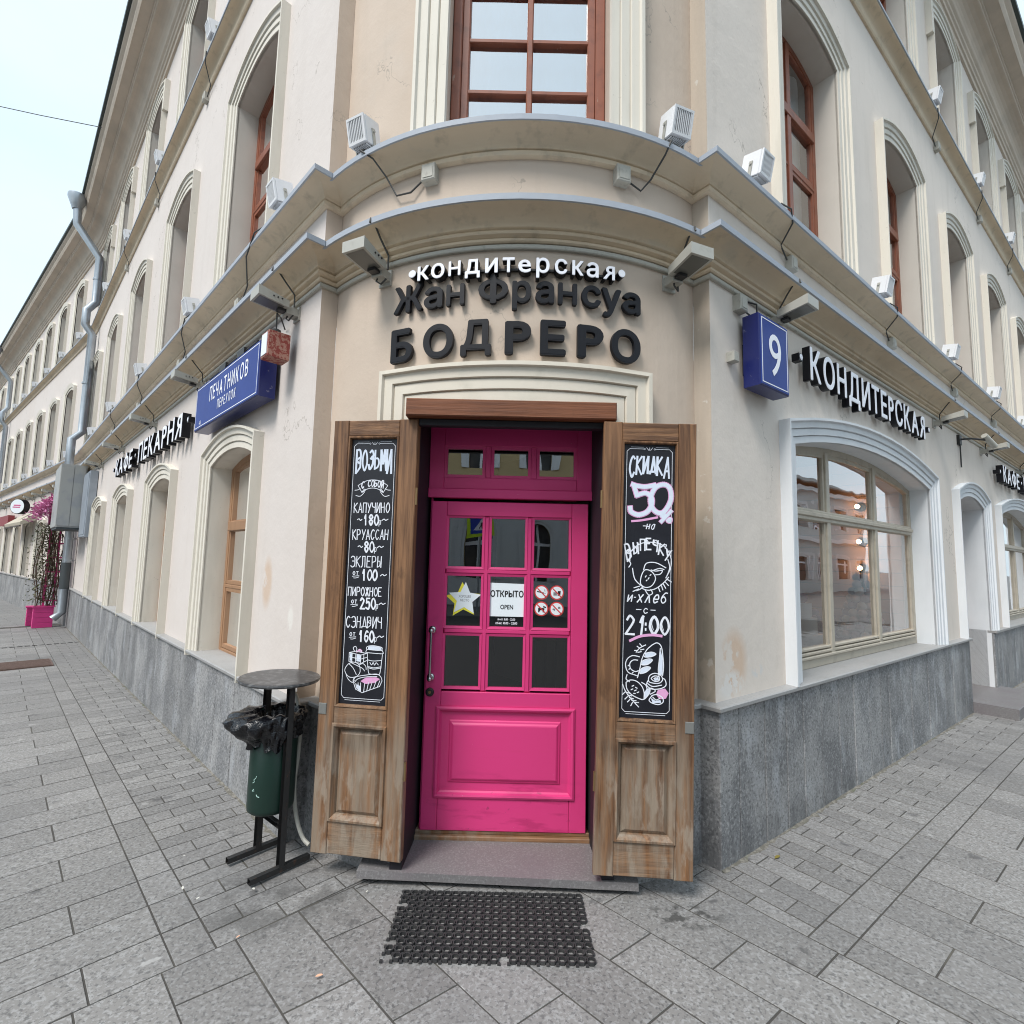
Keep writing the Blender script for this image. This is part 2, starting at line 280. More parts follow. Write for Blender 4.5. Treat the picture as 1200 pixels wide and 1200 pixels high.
# ------------------------------------------------------------------ mesh helpers
class MB:
    def __init__(s): s.v = []; s.f = []; s.sm = []
    def add(s, vs, fs, smooth=False):
        b = len(s.v); s.v += [tuple(v) for v in vs]
        for f in fs: s.f.append(tuple(b + i for i in f)); s.sm.append(smooth)
        return s
    def hexa(s, p, smooth=False):
        return s.add(p, [(0, 3, 2, 1), (4, 5, 6, 7), (0, 1, 5, 4), (1, 2, 6, 5), (2, 3, 7, 6), (3, 0, 4, 7)], smooth)
    def box(s, fr, u0, u1, s0, s1, z0, z1):
        P = fr.P
        return s.hexa([P(u0, s0, z0), P(u1, s0, z0), P(u1, s1, z0), P(u0, s1, z0), P(u0, s0, z1), P(u1, s0, z1), P(u1, s1, z1), P(u0, s1, z1)])
    def cbox(s, fr, u0, u1, s0, s1, z0, z1, c=.004):
        """box with its street face chamfered (s1 is the street side)"""
        P = fr.P
        a = [P(u0, s0, z0), P(u1, s0, z0), P(u1, s0, z1), P(u0, s0, z1)]
        b = [P(u0, s1 - c, z0), P(u1, s1 - c, z0), P(u1, s1 - c, z1), P(u0, s1 - c, z1)]
        t = [P(u0 + c, s1, z0 + c), P(u1 - c, s1, z0 + c), P(u1 - c, s1, z1 - c), P(u0 + c, s1, z1 - c)]
        fs = [(8, 9, 10, 11)]
        for i in range(4):
            j = (i + 1) % 4; fs += [(i, j, 4 + j, 4 + i), (4 + i, 4 + j, 8 + j, 8 + i)]
        return s.add(a + b + t, fs)
    def grid(s, rows, closed=False, smooth=False):
        n = len(rows[0]); vs = [p for r in rows for p in r]; fs = []
        for i in range(len(rows) - 1):
            for j in range(n if closed else n - 1):
                k = (j + 1) % n; fs.append((i * n + j, i * n + k, (i + 1) * n + k, (i + 1) * n + j))
        return s.add(vs, fs, smooth)
    def prism(s, poly, h, smooth=False):
        """poly: 3D points of the base; h: Vector of the extrusion"""
        n = len(poly); vs = [Vector(p) for p in poly] + [Vector(p) + h for p in poly]
        fs = [tuple(range(n))[::-1], tuple(range(n, 2 * n))] + [(i, (i + 1) % n, n + (i + 1) % n, n + i) for i in range(n)]
        return s.add(vs, fs, smooth)
    def tube(s, pts, r, n=8, cap=True):
        pts = [Vector(p) for p in pts]; rows = []
        prev = None
        for i, p in enumerate(pts):
            d = (pts[min(i + 1, len(pts) - 1)] - pts[max(i - 1, 0)]).normalized()
            a = prev if prev is not None else (Vector((0, 0, 1)) if abs(d.z) < .9 else Vector((1, 0, 0)))
            x = d.cross(a).normalized() if d.cross(a).length > 1e-5 else Vector((1, 0, 0)); y = x.cross(d).normalized(); prev = y
            rr = r[i] if isinstance(r, (list, tuple)) else r
            rows.append([p + x * math.cos(2 * PI * k / n) * rr + y * math.sin(2 * PI * k / n) * rr for k in range(n)])
        s.grid(rows, closed=True, smooth=True)
        if cap:
            s.add(rows[0], [tuple(range(n))]); s.add(rows[-1], [tuple(range(n))])
        return s
    def ball(s, c, r, n=8, m=6, sc=(1, 1, 1)):
        rows = []
        for i in range(m + 1):
            a = PI * i / m
            rows.append([(c[0] + sc[0] * r * math.sin(a) * math.cos(2 * PI * k / n), c[1] + sc[1] * r * math.sin(a) * math.sin(2 * PI * k / n), c[2] + sc[2] * r * math.cos(a)) for k in range(n)])
        return s.grid(rows, closed=True, smooth=True)
    def mesh(s, name, m):
        me = bpy.data.meshes.new(name); me.from_pydata(s.v, [], s.f)
        if isinstance(m, (list, tuple)):
            for x in m: me.materials.append(x)
        else: me.materials.append(m)
        me.polygons.foreach_set('use_smooth', s.sm); me.update()
        return me
    def build(s, name, m, parent=None, **kw):
        return link(name, s.mesh(name, m), parent, **kw)

def link(name, data, parent=None, loc=None, label=None, cat=None, group=None, kind=None, mw=None):
    o = bpy.data.objects.new(name, data); COL.objects.link(o)
    if mw is not None: o.matrix_world = mw
    if loc is not None: o.location = loc
    if parent is not None:
        o.parent = parent
        o.matrix_parent_inverse = PINV.get(parent.name, Matrix())
    tag(o, label, cat, group, kind); return o
PINV = {}
def tag(o, label=None, cat=None, group=None, kind=None):
    if label: o['label'] = label
    if cat: o['category'] = cat
    if group: o['group'] = group
    if kind: o['kind'] = kind
    return o
def thing(name, label, cat, loc=(0, 0, 0), group=None):
    o = bpy.data.objects.new(name, None); COL.objects.link(o); o.location = loc; o.empty_display_size = .1
    PINV[o.name] = Matrix.Translation(loc).inverted()
    return tag(o, label, cat, group)
def copy_tree(o, mw, label=None, group=None, parent=None):
    """copy a thing whose parts were modelled about its own origin"""
    c = o.copy(); COL.objects.link(c); c.matrix_world = mw
    if label: c['label'] = label
    if group: c['group'] = group
    for ch in list(o.children):
        d = ch.copy(); COL.objects.link(d); d.parent = c; d.matrix_parent_inverse = Matrix()
        for g in list(ch.children):
            e = g.copy(); COL.objects.link(e); e.parent = d; e.matrix_parent_inverse = Matrix()
    return c

# ------------------------------------------------------------------ facade frames
class Fr:
    """straight facade: u along it, s out towards the street, z up"""
    def __init__(s, o, ang, side):
        s.o = Vector((o[0], o[1], 0)); a = rad(ang); s.d = Vector((math.cos(a), math.sin(a), 0))
        s.n = Vector((-s.d.y, s.d.x, 0)) * side
    def P(s, u, q, z): return s.o + s.d * u + s.n * q + Vector((0, 0, z))
    def M(s, u, q, z):      # local x to the viewer's right, y up, z to the street
        x = s.n.cross(Vector((0, 0, 1))) * -1
        m = Matrix((x, Vector((0, 0, 1)), s.n)).transposed().to_4x4(); m.translation = s.P(u, q, z); return m
class Cy:
    """rounded corner: u is arc length from the middle"""
    def __init__(s, c, R): s.c = Vector((c[0], c[1], 0)); s.R = R
    def P(s, u, q, z):
        a = u / s.R; return s.c + Vector((math.sin(a), -math.cos(a), 0)) * (s.R + q) + Vector((0, 0, z))
    def M(s, u, q, z):
        a = u / s.R; x = Vector((math.cos(a), math.sin(a), 0)); nn = Vector((math.sin(a), -math.cos(a), 0))
        m = Matrix((x, Vector((0, 0, 1)), nn)).transposed().to_4x4(); m.translation = s.P(u, q, z); return m
CLp = (-1.2413, 3.1073); CRp = (1.145, 2.905)
FL = Fr(CLp, 135.0, 1); FR = Fr(CRp, 37.2, -1); RC = 1.711; CC = (.068, 4.374); FC = Cy(CC, RC)
FD = Fr((0, 0), 0, -1)         # door frame of reference: u = x, s = -y
CLi = tuple((Vector((*CLp, 0)) + -FL.n * .11).xy); CRi = tuple((Vector((*CRp, 0)) + -FR.n * .11).xy)
def theta(p): return math.atan2(p[0] - CC[0], -(p[1] - CC[1]))
TH0, TH1 = theta(CLi), theta(CRi)
BEND = [12.9]
_p = FL.P(12.9, 0, 0); bend_pts = [_p.copy()]
for a in (136.6, 138.2, 139.6):
    _p = _p + Vector((math.cos(rad(a)), math.sin(rad(a)), 0)) * .3; bend_pts.append(_p.copy())
FB = Fr(_p.xy, 140.6, 1)
UR_END, UB_END = 46.0, 48.0

def path2d(l_end=True, r_end=True, arc=True):
    pts = []
    if l_end: pts += [tuple(FB.P(UB_END, 0, 0).xy)] + [tuple(q.xy) for q in reversed(bend_pts)]
    pts += [CLp, CLi]
    n = 28
    if arc:
        for i in range(1, n): pts.append(tuple(FC.P((TH0 + (TH1 - TH0) * i / n) * RC, 0, 0).xy))
    pts += [CRi, CRp]
    if r_end: pts.append(tuple(FR.P(UR_END, 0, 0).xy))
    return [Vector(p) for p in pts]
def offset(pts, s):
    """mitred offset of an open polyline; street side is to the right of the direction of travel"""
    out = []
    for i, p in enumerate(pts):
        ns_ = []
        if i > 0: d = (p - pts[i - 1]).normalized(); ns_.append(Vector((d.y, -d.x)))
        if i < len(pts) - 1: d = (pts[i + 1] - p).normalized(); ns_.append(Vector((d.y, -d.x)))
        if len(ns_) == 1: out.append(p + ns_[0] * s)
        else:
            m = ns_[0] + ns_[1]; out.append(p + m * (s / (m.length_squared / 2)) )
    return out
def sweep_plan(mb, pts, prof, smooth=False):
    rows = []
    for s, z in prof: rows.append([(q.x, q.y, z) for q in offset(pts, s)])
    mb.grid(rows, smooth=smooth); return mb

def arc_pts(ua, ub, zs, za, n=12):
    """points of a segmental arch from (ua,zs) over za to (ub,zs)"""
    h = za - zs
    if h < .005: return [(ua + (ub - ua) * i / n, zs) for i in range(n + 1)]
    w2 = (ub - ua) / 2; r = (w2 * w2 + h * h) / (2 * h); um = (ua + ub) / 2; zc = za - r; a = math.asin(min(1, w2 / r))
    return [(um + r * math.sin(-a + 2 * a * i / n), zc + r * math.cos(-a + 2 * a * i / n)) for i in range(n + 1)]
def off2(pts, w):
    """offset a (u,z) outline outwards (left of travel: up the left side, over, down)"""
    P2 = [Vector(p) for p in pts]; out = []
    for i, p in enumerate(P2):
        ns_ = []
        if i > 0: d = (p - P2[i - 1]).normalized(); ns_.append(Vector((-d.y, d.x)))
        if i < len(P2) - 1: d = (P2[i + 1] - p).normalized(); ns_.append(Vector((-d.y, d.x)))
        if len(ns_) == 1: out.append(p + ns_[0] * w)
        else:
            m = ns_[0] + ns_[1]; out.append(p + m * (w / (m.length_squared / 2)))
    return out
def subdiv(a, b, n): return [(a[0] + (b[0] - a[0]) * i / n, a[1] + (b[1] - a[1]) * i / n) for i in range(n + 1)]
def outline(ua, ub, zb, zs, za, n=12): return [(ua, zb)] + arc_pts(ua, ub, zs, za, n) + [(ub, zb)]

def wall_strip(mb, fr, u0, u1, z0, z1, ops, step=None, s=0.0):
    """ops: list of (ua,ub,zb,zs,za) holes in one storey"""
    def q(ua, ub, za, zb):
        if ub - ua < 1e-4 or zb - za < 1e-4: return
        n = max(1, int(math.ceil((ub - ua) / step))) if step else 1
        for i in range(n):
            a = ua + (ub - ua) * i / n; b = ua + (ub - ua) * (i + 1) / n
            mb.add([fr.P(a, s, za), fr.P(b, s, za), fr.P(b, s, zb), fr.P(a, s, zb)], [(0, 1, 2, 3)])
    cur = u0
    for ua, ub, zb, zs, za in sorted(ops):
        q(cur, ua, z0, z1); q(ua, ub, z0, zb)
        ap = arc_pts(ua, ub, zs, za, 14)
        for (a, b) in zip(ap, ap[1:]):
            mb.add([fr.P(a[0], s, a[1]), fr.P(b[0], s, b[1]), fr.P(b[0], s, z1), fr.P(a[0], s, z1)], [(0, 1, 2, 3)])
        cur = ub
    q(cur, u1, z0, z1)

SURR = [(0, .004), (0, .030), (.045, .030), (.049, .022), (.053, .040), (.098, .040), (.102, .032), (.106, .052), (.148, .056), (.152, .075), (.17, .075), (.17, -.02)]
def surround(mb, fr, ol, prof=SURR, step=False):
    rows = []
    for wd, s in prof: rows.append([fr.P(p.x, s, p.y) for p in off2(ol, wd)])
    mb.grid(rows)
    for e in (0, -1):      # close the feet
        mb.add([r[e] for r in rows], [tuple(range(len(rows)))])
def clip_top(ap, u):
    for (a, b) in zip(ap, ap[1:]):
        if a[0] - 1e-6 <= u <= b[0] + 1e-6:
            t = (u - a[0]) / max(1e-6, b[0] - a[0]); return a[1] + (b[1] - a[1]) * t
    return ap[0][1] if u < ap[0][0] else ap[-1][1]

def bar(mb, fr, u0, u1, s0, s1, z0, z1): mb.cbox(fr, u0, u1, s0, s1, z0, z1, .005)

def window(fr, parent, ua, ub, zb, zs, za, dep, fmat, tmat, cols, rows, curtain=M_curt, gl=None, surr=True, room=None, fw=.055,
           label=None, ears=False, rails=0, detail=True, rmat=None, wallmat=None):
    """one window: reveal (the part's own mesh), surround, frame, panes, curtain"""
    gl = gl or M_glass
    ol = outline(ua, ub, zb, zs, za)
    rv = MB(); rv.grid([[fr.P(p[0], .02, p[1]) for p in ol], [fr.P(p[0], -dep - .06, p[1]) for p in ol]])
    w_ = rv.build('window', rmat or tmat, parent)
    if label: w_['label'] = label
    if surr:
        sm = MB(); surround(sm, fr, ol)
        if ears:
            for sg, ux in ((-1, ua - .17), (1, ub + .17)):
                sm.box(fr, min(ux, ux + sg * .055), max(ux, ux + sg * .055), -.01, .072, zs - .42, zs + .10)
        sm.build('surround', tmat, w_)
    d0, d1 = -dep - .05, -dep
    fm = MB()
    il = [p for p in off2(ol, -fw)]
    # frame ring
    a = [fr.P(p[0], d1, p[1]) for p in ol]; b = [fr.P(p.x, d1, p.y) for p in il]; c = [fr.P(p.x, d1 - .05, p.y) for p in il]
    fm.grid([a, b, c])
    bar(fm, fr, ua + .002, ub - .002, d0, d1 + .001, zb, zb + fw * 1.25)
    iap = arc_pts(ua + fw, ub - fw, zs - .0, za - fw, 12)
    top_at = lambda u: clip_top(iap, u)
    cx = [ua + fw] + list(cols) + [ub - fw]
    for u in cols:
        bar(fm, fr, u - .032, u + .032, d0, d1 + .012, zb + fw * 1.25, top_at(u) + .01)
    for z in rows[0]:
        bar(fm, fr, ua + fw - .003, ub - fw + .003, d0, d1 + .018, z - .042, z + .042)
        if rails: bar(fm, fr, ua + fw - .002, ub - fw + .002, d0, d1 + .032, z - .012, z + .020)
    for z in rows[1]:
        bar(fm, fr, ua + fw - .003, ub - fw + .003, d0, d1 + .002, z - .016, z + .016)
    if rails:
        for k in range(3): bar(fm, fr, ua + fw, ub - fw, d0, d1 + .006 + .006 * (2 - k), zb + fw * 1.25 + .03 * k, zb + fw * 1.25 + .03 * k + .022)
    fm.build('frame', fmat, w_)
    zr = [zb + fw] + sorted(list(rows[0]) + list(rows[1])) + [None]
    if detail:
        sf = MB()
        for i in range(len(cx) - 1):
            ca, cb = cx[i] + (.03 if i else 0), cx[i + 1] - (.03 if i < len(cx) - 2 else 0)
            g = .032
            for j in range(len(zr) - 1):
                z0 = zr[j] + .02; z1 = zr[j + 1]
                if z1 is not None:
                    poly = [(ca, z0), (cb, z0), (cb, z1 - .015), (ca, z1 - .015)]
                else:
                    us = [ca + (cb - ca) * k / 6 for k in range(7)]
                    poly = [(ca, z0), (cb, z0)] + [(u, top_at(u) - .002) for u in reversed(us)]
                pn = MB(); pn.add([fr.P(p[0], d1 - .022, p[1]) for p in poly], [tuple(range(len(poly)))])
                pn.build('pane', gl, w_)
                # sash strip round each light
                cxm = sum(p[0] for p in poly) / len(poly); czm = sum(p[1] for p in poly) / len(poly)
                inn = []
                n = len(poly)
                P2 = [Vector(p) for p in poly]
                for k in range(n):
                    e0 = (P2[k] - P2[k - 1]).normalized(); e1 = (P2[(k + 1) % n] - P2[k]).normalized()
                    n0 = Vector((-e0.y, e0.x)); n1 = Vector((-e1.y, e1.x)); m_ = n0 + n1
                    inn.append(P2[k] + m_ * (g / max(.4, (m_.length_squared / 2))))
                o_ = [fr.P(p[0], d1 - .004, p[1]) for p in poly]; i_ = [fr.P(p.x, d1 - .004, p.y) for p in inn]; k_ = [fr.P(p.x, d1 - .024, p.y) for p in inn]
                sf.grid([o_, i_, k_], closed=True)
        sf.build('sash', fmat, w_)
    else:
        pn = MB(); pl = [(p.x, p.y) for p in il]; pn.add([fr.P(p[0], d1 - .02, p[1]) for p in pl], [tuple(range(len(pl)))]); pn.build('pane', gl, w_)
    if curtain is not None:
        cm = MB(); n = 26; rows_ = []
        for z in (zb - .02, za + .03):
            rows_.append([fr.P(ua - .05 + (ub - ua + .1) * k / n, d1 - .14 - .018 * math.sin(k * 1.9 + (k * k) * .07), z) for k in range(n + 1)])
        cm.grid(rows_, smooth=True); cm.build('curtain', curtain, w_)
    if room:
        rdep, rm = room
        r_ = MB(); u0, u1 = ua - .25, ub + .25
        A = [fr.P(u0, d1 - .06, zb - .15), fr.P(u1, d1 - .06, zb - .15), fr.P(u1, d1 - .06, za + .2), fr.P(u0, d1 - .06, za + .2)]
        B_ = [fr.P(u0, d1 - rdep, zb - .15), fr.P(u1, d1 - rdep, zb - .15), fr.P(u1, d1 - rdep, za + .2), fr.P(u0, d1 - rdep, za + .2)]
        r_.add(A + B_, [(4, 5, 6, 7), (0, 1, 5, 4), (1, 2, 6, 5), (2, 3, 7, 6), (3, 0, 4, 7)]); r_.build('room', rm, w_)
    return w_

# ------------------------------------------------------------------ the ground
GZ0, GSL = 0.012, 0.0150
def gz(x): return GZ0 + GSL * min(x + .3, 0.0) if x > -14 else GZ0 + GSL * (-13.7)
gm = MB()
xs = [-400, -60, -14, -8, -4, -2, -.3, 3, 8, 20, 60, 400]; ys = [-400, -60, -20, -6, 0, 3, 8, 16, 30, 60, 400]
gm.grid([[(x, y, gz(x) - .022) for x in xs] for y in ys])
gm.build('ground', M_ground, kind='structure')
pav = tag(bpy.data.objects.new('pavement', None), kind='structure'); COL.objects.link(pav)
def clip_poly(poly, p, n):
    """keep the part of a convex polygon with (q-p).n >= 0"""
    out = []
    for i, a in enumerate(poly):
        b = poly[(i + 1) % len(poly)]; da, db = (a - p).dot(n), (b - p).dot(n)
        if da >= 0: out.append(a)
        if (da >= 0) != (db >= 0): out.append(a + (b - a) * (da / (da - db)))
    return out
def area(poly): return abs(sum(a.x * b.y - b.x * a.y for a, b in zip(poly, poly[1:] + poly[:1]))) / 2
def shrink(poly, g):
    c = sum(poly, Vector((0, 0))) / len(poly); n = len(poly); out = []
    sgn = 1 if sum(a.x * b.y - b.x * a.y for a, b in zip(poly, poly[1:] + poly[:1])) > 0 else -1
    for i in range(n):
        e0 = (poly[i] - poly[i - 1]).normalized(); e1 = (poly[(i + 1) % n] - poly[i]).normalized()
        n0 = Vector((-e0.y, e0.x)) * sgn; n1 = Vector((-e1.y, e1.x)) * sgn; m = n0 + n1
        out.append(poly[i] + m * (g / max(.25, m.length_squared / 2)))
    return out
pieces = []      # (kind, polygon)
v2 = lambda v: Vector((v.x, v.y))
nL, nR = v2(FL.n), v2(FR.n); oL, oR = Vector(CLp), Vector(CRp); dL, dR = v2(FL.d), v2(FR.d)
def LR(l, r):      # the point at distance l from the left wall line and r from the right one
    det = nL.x * nR.y - nL.y * nR.x; a = l + oL.dot(nL); b = r + oR.dot(nR)
    return Vector(((a * nR.y - b * nL.y) / det, (nL.x * b - nR.x * a) / det))
b0 = Vector((-.915, 2.498)); bd = (Vector((-1.595, 1.867)) - b0).normalized(); bn = Vector((bd.y, -bd.x))
if (Vector((0, 1.8)) - b0).dot(bn) < 0: bn = -bn                 # bn points to the middle field
e0 = Vector((1.03, 2.80)); ed = (Vector((1.40, 1.96)) - Vector((.909, 2.544))).normalized(); e0 = LR(-1.345, .06); en = Vector((-ed.y, ed.x))
if (Vector((5, 4)) - e0).dot(en) < 0: en = -en                   # en points to the right hand pavement
for k in range(-9, 7):
    l1 = .215 - .26 * k; l0 = l1 - .26
    jr = {0: -.143, 1: .118, 2: .385, 3: .11, 4: .38, 5: .64, 6: .1, -1: -.4}.get(k, -.143 if k % 2 == 0 else .118)
    for j in range(-6, 9):
        r0 = jr + .52 * j
        q = [LR(l0, r0), LR(l1, r0), LR(l1, r0 + .52), LR(l0, r0 + .52)]
        if max((p - b0).dot(bn) for p in q) < .0 or min((p - e0).dot(en) for p in q) > 0: continue
        q = clip_poly(q, b0, bn); q = clip_poly(q, e0, -en)
        pieces.append(('paving_slab', q))
def band(o, d, n, u0, u1, du, s0, s1, ds, cuts, stag, kind, phase=0.0):
    u = u0; i = 0
    while u < u1:
        w_ = du; s = s0 - (stag * ds if i % 2 else 0) + phase
        while s < s1 - 1e-4:
            a, b = max(s, s0), min(s + ds, s1)
            if b - a > .02:
                q = [o + d * u + n * a, o + d * (u + w_) + n * a, o + d * (u + w_) + n * b, o + d * u + n * b]
                for cp, cn in cuts: q = clip_poly(q, cp, cn) if len(q) > 2 else q
                if len(q) > 2: pieces.append((kind, q))
            s += ds
        u += w_; i += 1
cutR = [(e0, en)]; cutL = [(b0, -bn)]
band(oR, dR, nR, -1.0, 17, .131, -.291, .522, .271, cutR, .5, 'paving_brick')
band(oR, dR, nR, -1.04, 17, .262, .522, .660, .3, cutR, 0, 'paving_slab')
band(oR, dR, nR, -1.3, 15, .262, .660, 5.34, .52, cutR, .5, 'paving_slab')
band(oL, dL, nL, -1.412, 13.2, .126, -.3025, .545, .2825, cutL, .5, 'paving_brick')
band(oL, dL, nL, -1.404, 13.2, .252, .545, .69, .3, cutL, 0, 'paving_slab')
band(oL, dL, nL, -1.404, 13.2, .252, .69, 3.6, .52, cutL, .5, 'paving_slab')
oB, dB, nB = Vector(FB.o.xy), v2(FB.d), v2(FB.n)
band(oB, dB, nB, -.2, 14, .262, -.02, 3.0, .52, [], .5, 'paving_slab')
def keep(q):
    c = sum(q, Vector((0, 0))) / len(q)
    if area(q) < .0016 or c.y < 1.15: return False
    if abs(c.x) > c.y * 1.7 + 1.2: return False
    if ((c - oL).dot(nL) < -.06 and (c - oL).dot(dL) > .12) or ((c - oR).dot(nR) < -.06 and (c - oR).dot(dR) > .12): return False
    inside = (c - oL).dot(nL) < -.25 and (c - oR).dot(nR) < -.25 and (c - Vector(CC)).length < 1.36
    return not inside
pieces = [(k, q) for k, q in pieces if keep(q)]
def order(t):
    c = sum(t[1], Vector((0, 0))) / len(t[1]); return c.length - .4 * math.sqrt(area(t[1])) + (50 if abs(c.x) > c.y * 1.08 + .25 or c.y < 1.6 else 0)
pieces.sort(key=order)
cnt = {'paving_slab': 0, 'paving_brick': 0}; far = {'paving_slab': MB(), 'paving_brick': MB()}
def slab_mesh(mb, q, base=None):
    c = base or Vector((0, 0)); dz = random.uniform(-.0009, .0009); j_ = random.uniform(.0030, .0044); q1 = shrink(q, j_); q2 = shrink(q, j_ + .0016)
    sgn = sum(a.x * b.y - b.x * a.y for a, b in zip(q, q[1:] + q[:1]))
    if sgn < 0: q1 = q1[::-1]; q2 = q2[::-1]
    f = lambda p, z: (p.x - c.x, p.y - c.y, gz(p.x) + z + dz)
    n = len(q1); vs = [f(p, -.03) for p in q1] + [f(p, -.0008) for p in q1] + [f(p, 0) for p in q2]
    fs = [tuple(2 * n + i for i in range(n))]
    for r in (0, 1): fs += [(r * n + i, r * n + (i + 1) % n, (r + 1) * n + (i + 1) % n, (r + 1) * n + i) for i in range(n)]
    mb.add(vs, fs)
for k, q in pieces:
    cnt[k] += 1
    if cnt[k] <= 300:
        c = sum(q, Vector((0, 0))) / len(q); mb = MB(); slab_mesh(mb, q, c)
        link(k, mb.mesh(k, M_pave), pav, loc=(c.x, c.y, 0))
    else: slab_mesh(far[k], q)
for k in far:
    if far[k].v: far[k].build(k, M_pave, pav, kind='stuff')
jm = MB(); jm.grid([[(x, y, gz(x) - .0030) for x in (-14, -8, -4, -2, -.3, 3, 8, 16)] for y in (.8, 4, 8, 14, 18)]); jm.build('joint_filling', M_joint, pav)
# grit and splash dirt gathered along the foot of the walls
def grit(fr, u0, u1):
    mb = MB(); us = [u0 + .04 * i for i in range(int((u1 - u0) / .04))]; rr = random.Random(5); r0, r1, r2 = [], [], []
    for u in us:
        w_ = rr.uniform(.006, .026) + (.02 if rr.random() < .07 else 0); a, b = fr.P(u, .040, 0), fr.P(u, .045 + w_, 0)
        r0.append((a.x, a.y, gz(a.x) + rr.uniform(.004, .012))); m_ = a.lerp(b, .5); r1.append((m_.x, m_.y, gz(m_.x) + .0035)); r2.append((b.x, b.y, gz(b.x) + .0006))
    mb.grid([r0, r1, r2]); mb.build('wall_foot_grit', mat('foot_grit', (.13, .12, .10), .95, [((40, 40, 40), 4, .45, .65, (.27, .25, .22), .8), ((5, 5, 5), 3, .55, .65, (.07, .085, .04), .6)], [((90, 90, 90), .6, .004)]), pav)
# carriageway behind the viewer
rm = MB(); rm.grid([[(x, y, gz(x) - .016) for x in (-60, -14, -8, -4, -2, -.3, 60)] for y in (-9.5, -.6)]); rm.build('road', M_asph, kind='structure')

grit(FR, -.04, 5.2); grit(FR, 6.45, 11.4); grit(FL, -.04, 12.8)
# ------------------------------------------------------------------ the corner building
bld = thing('corner_building', 'cream plastered corner building with rounded pink-doored entrance and grey granite base', 'building')
bldB = thing('neighbouring_building', 'far left stretch of the cream street front, beyond the nearer downpipe', 'building', tuple(FB.P(0, 0, 0)))
PINV[bldB.name] = Matrix.Translation(FB.P(0, 0, 0)).inverted()
Z1, Z2, Z3 = 3.92, 7.18, 9.7
gfL = [1.53, 4.06, 6.62, 9.2]; ufL = [1.61, 4.23, 6.85, 9.47, 12.0]
ufR = [1.50, 3.70, 5.88, 8.05, 10.2, 12.4, 14.6, 16.8, 19.0]
hw = .52
def gop(c): return (c - hw, c + hw, .72, 2.385, 2.475)
def uop(c): return (c - hw, c + hw, 4.02, 5.965, 6.085)
def top(c): return (c - hw, c + hw, 7.24, 8.96, 9.08)
opsLg = [gop(c) for c in gfL]; opsLu = [uop(c) for c in ufL]; opsLt = [top(c) for c in ufL]
BIG = (.99, 4.06, .80, 2.46, 2.625); DOOR = (5.20, 6.45, .08, 2.44, 2.55); BIG2 = (7.42, 10.5, .80, 2.43, 2.62); DOOR2 = (11.5, 12.7, .8, 2.43, 2.58); BIG3 = (13.6, 16.6, .80, 2.43, 2.62)
opsRg = [BIG, DOOR, BIG2, DOOR2, BIG3]; opsRu = [uop(c) for c in ufR]; opsRt = [top(c) for c in ufR]
for fr, ops3, end, nm, m in ((FL, (opsLg, opsLu, opsLt), 12.9, 'wall', M_wallL), (FR, (opsRg, opsRu, opsRt), UR_END, 'wall', M_wallR)):
    mb = MB()
    for ops, z0, z1 in zip(ops3, (-.1, Z1, Z2), (Z1, Z2, Z3)): wall_strip(mb, fr, 0, end, z0, z1, ops)
    mb.build(nm, m, bld)
mb = MB()
for a, b in zip(bend_pts, bend_pts[1:]):
    mb.add([(a.x, a.y, -.4), (b.x, b.y, -.4), (b.x, b.y, Z3), (a.x, a.y, Z3)], [(0, 1, 2, 3)])
mb.build('wall', M_wallL, bld)
# returns
for fr, m in ((FL, M_bay), (FR, M_ret)):
    mb = MB(); mb.add([fr.P(0, 0, -.1), fr.P(0, -.11, -.1), fr.P(0, -.11, Z3), fr.P(0, 0, Z3)], [(0, 1, 2, 3)]); mb.build('corner_return', m, bld)
U0, U1 = TH0 * RC, TH1 * RC
bop = (-.60, .4575, -.1, 2.44, 2.44); bwin = (-.508, .445, 4.02, 5.95, 6.1); btop = (-.45, .42, 7.24, 8.96, 9.08)
mb = MB()
wall_strip(mb, FC, U0, U1, -.1, Z1, [bop], .08); wall_strip(mb, FC, U0, U1, Z1, Z2, [bwin], .08); wall_strip(mb, FC, U0, U1, Z2, Z3, [btop], .08)
mb.build('wall', M_bay, bld)
# entrance surround
ol = [(-.63, .8)] + [(-.63, 2.2)] + subdiv((-.63, 2.449), (.475, 2.449), 20) + [(.475, 2.2), (.475, .85)]
sm = MB(); surround(sm, FC, ol, [(w_ * 1.18, s) for w_, s in SURR]); sm.build('door_surround', M_trimD, bld)

# cornices
full = path2d()
def cove(s0, z0, s1, z1, n=7):      # concave quarter, rising from the wall and sweeping out
    return [(s0 + (s1 - s0) * (1 - math.cos(PI / 2 * i / n)), z0 + (z1 - z0) * math.sin(PI / 2 * i / n)) for i in range(n + 1)]
def lay(prof, flash, name, m=M_corn):
    c = MB(); sweep_plan(c, full, prof); o = c.build(name, m, bld)
    c = MB(); sweep_plan(c, full, flash); c.build('flashing', M_flash, o); return o
lay([(-.02, 3.336), (.026, 3.336), (.034, 3.342), (.036, 3.354), (.026, 3.362), (.034, 3.366), (.052, 3.372), (.058, 3.384), (.050, 3.394), (.046, 3.396), (.062, 3.402)] + cove(.064, 3.404, .170, 3.470, 10) + [(.180, 3.471), (.180, 3.49)],
    [(.176, 3.4695), (.190, 3.468), (.192, 3.500), (-.02, 3.535)], 'cornice')
lay([(-.02, 3.845), (.018, 3.845), (.03, 3.85), (.034, 3.872), (.024, 3.882), (.03, 3.884)] + cove(.036, 3.886, .140, 3.950, 10) + [(.148, 3.951), (.148, 3.97)],
    [(.144, 3.9495), (.156, 3.948), (.158, 3.977), (-.03, 4.025)], 'cornice')
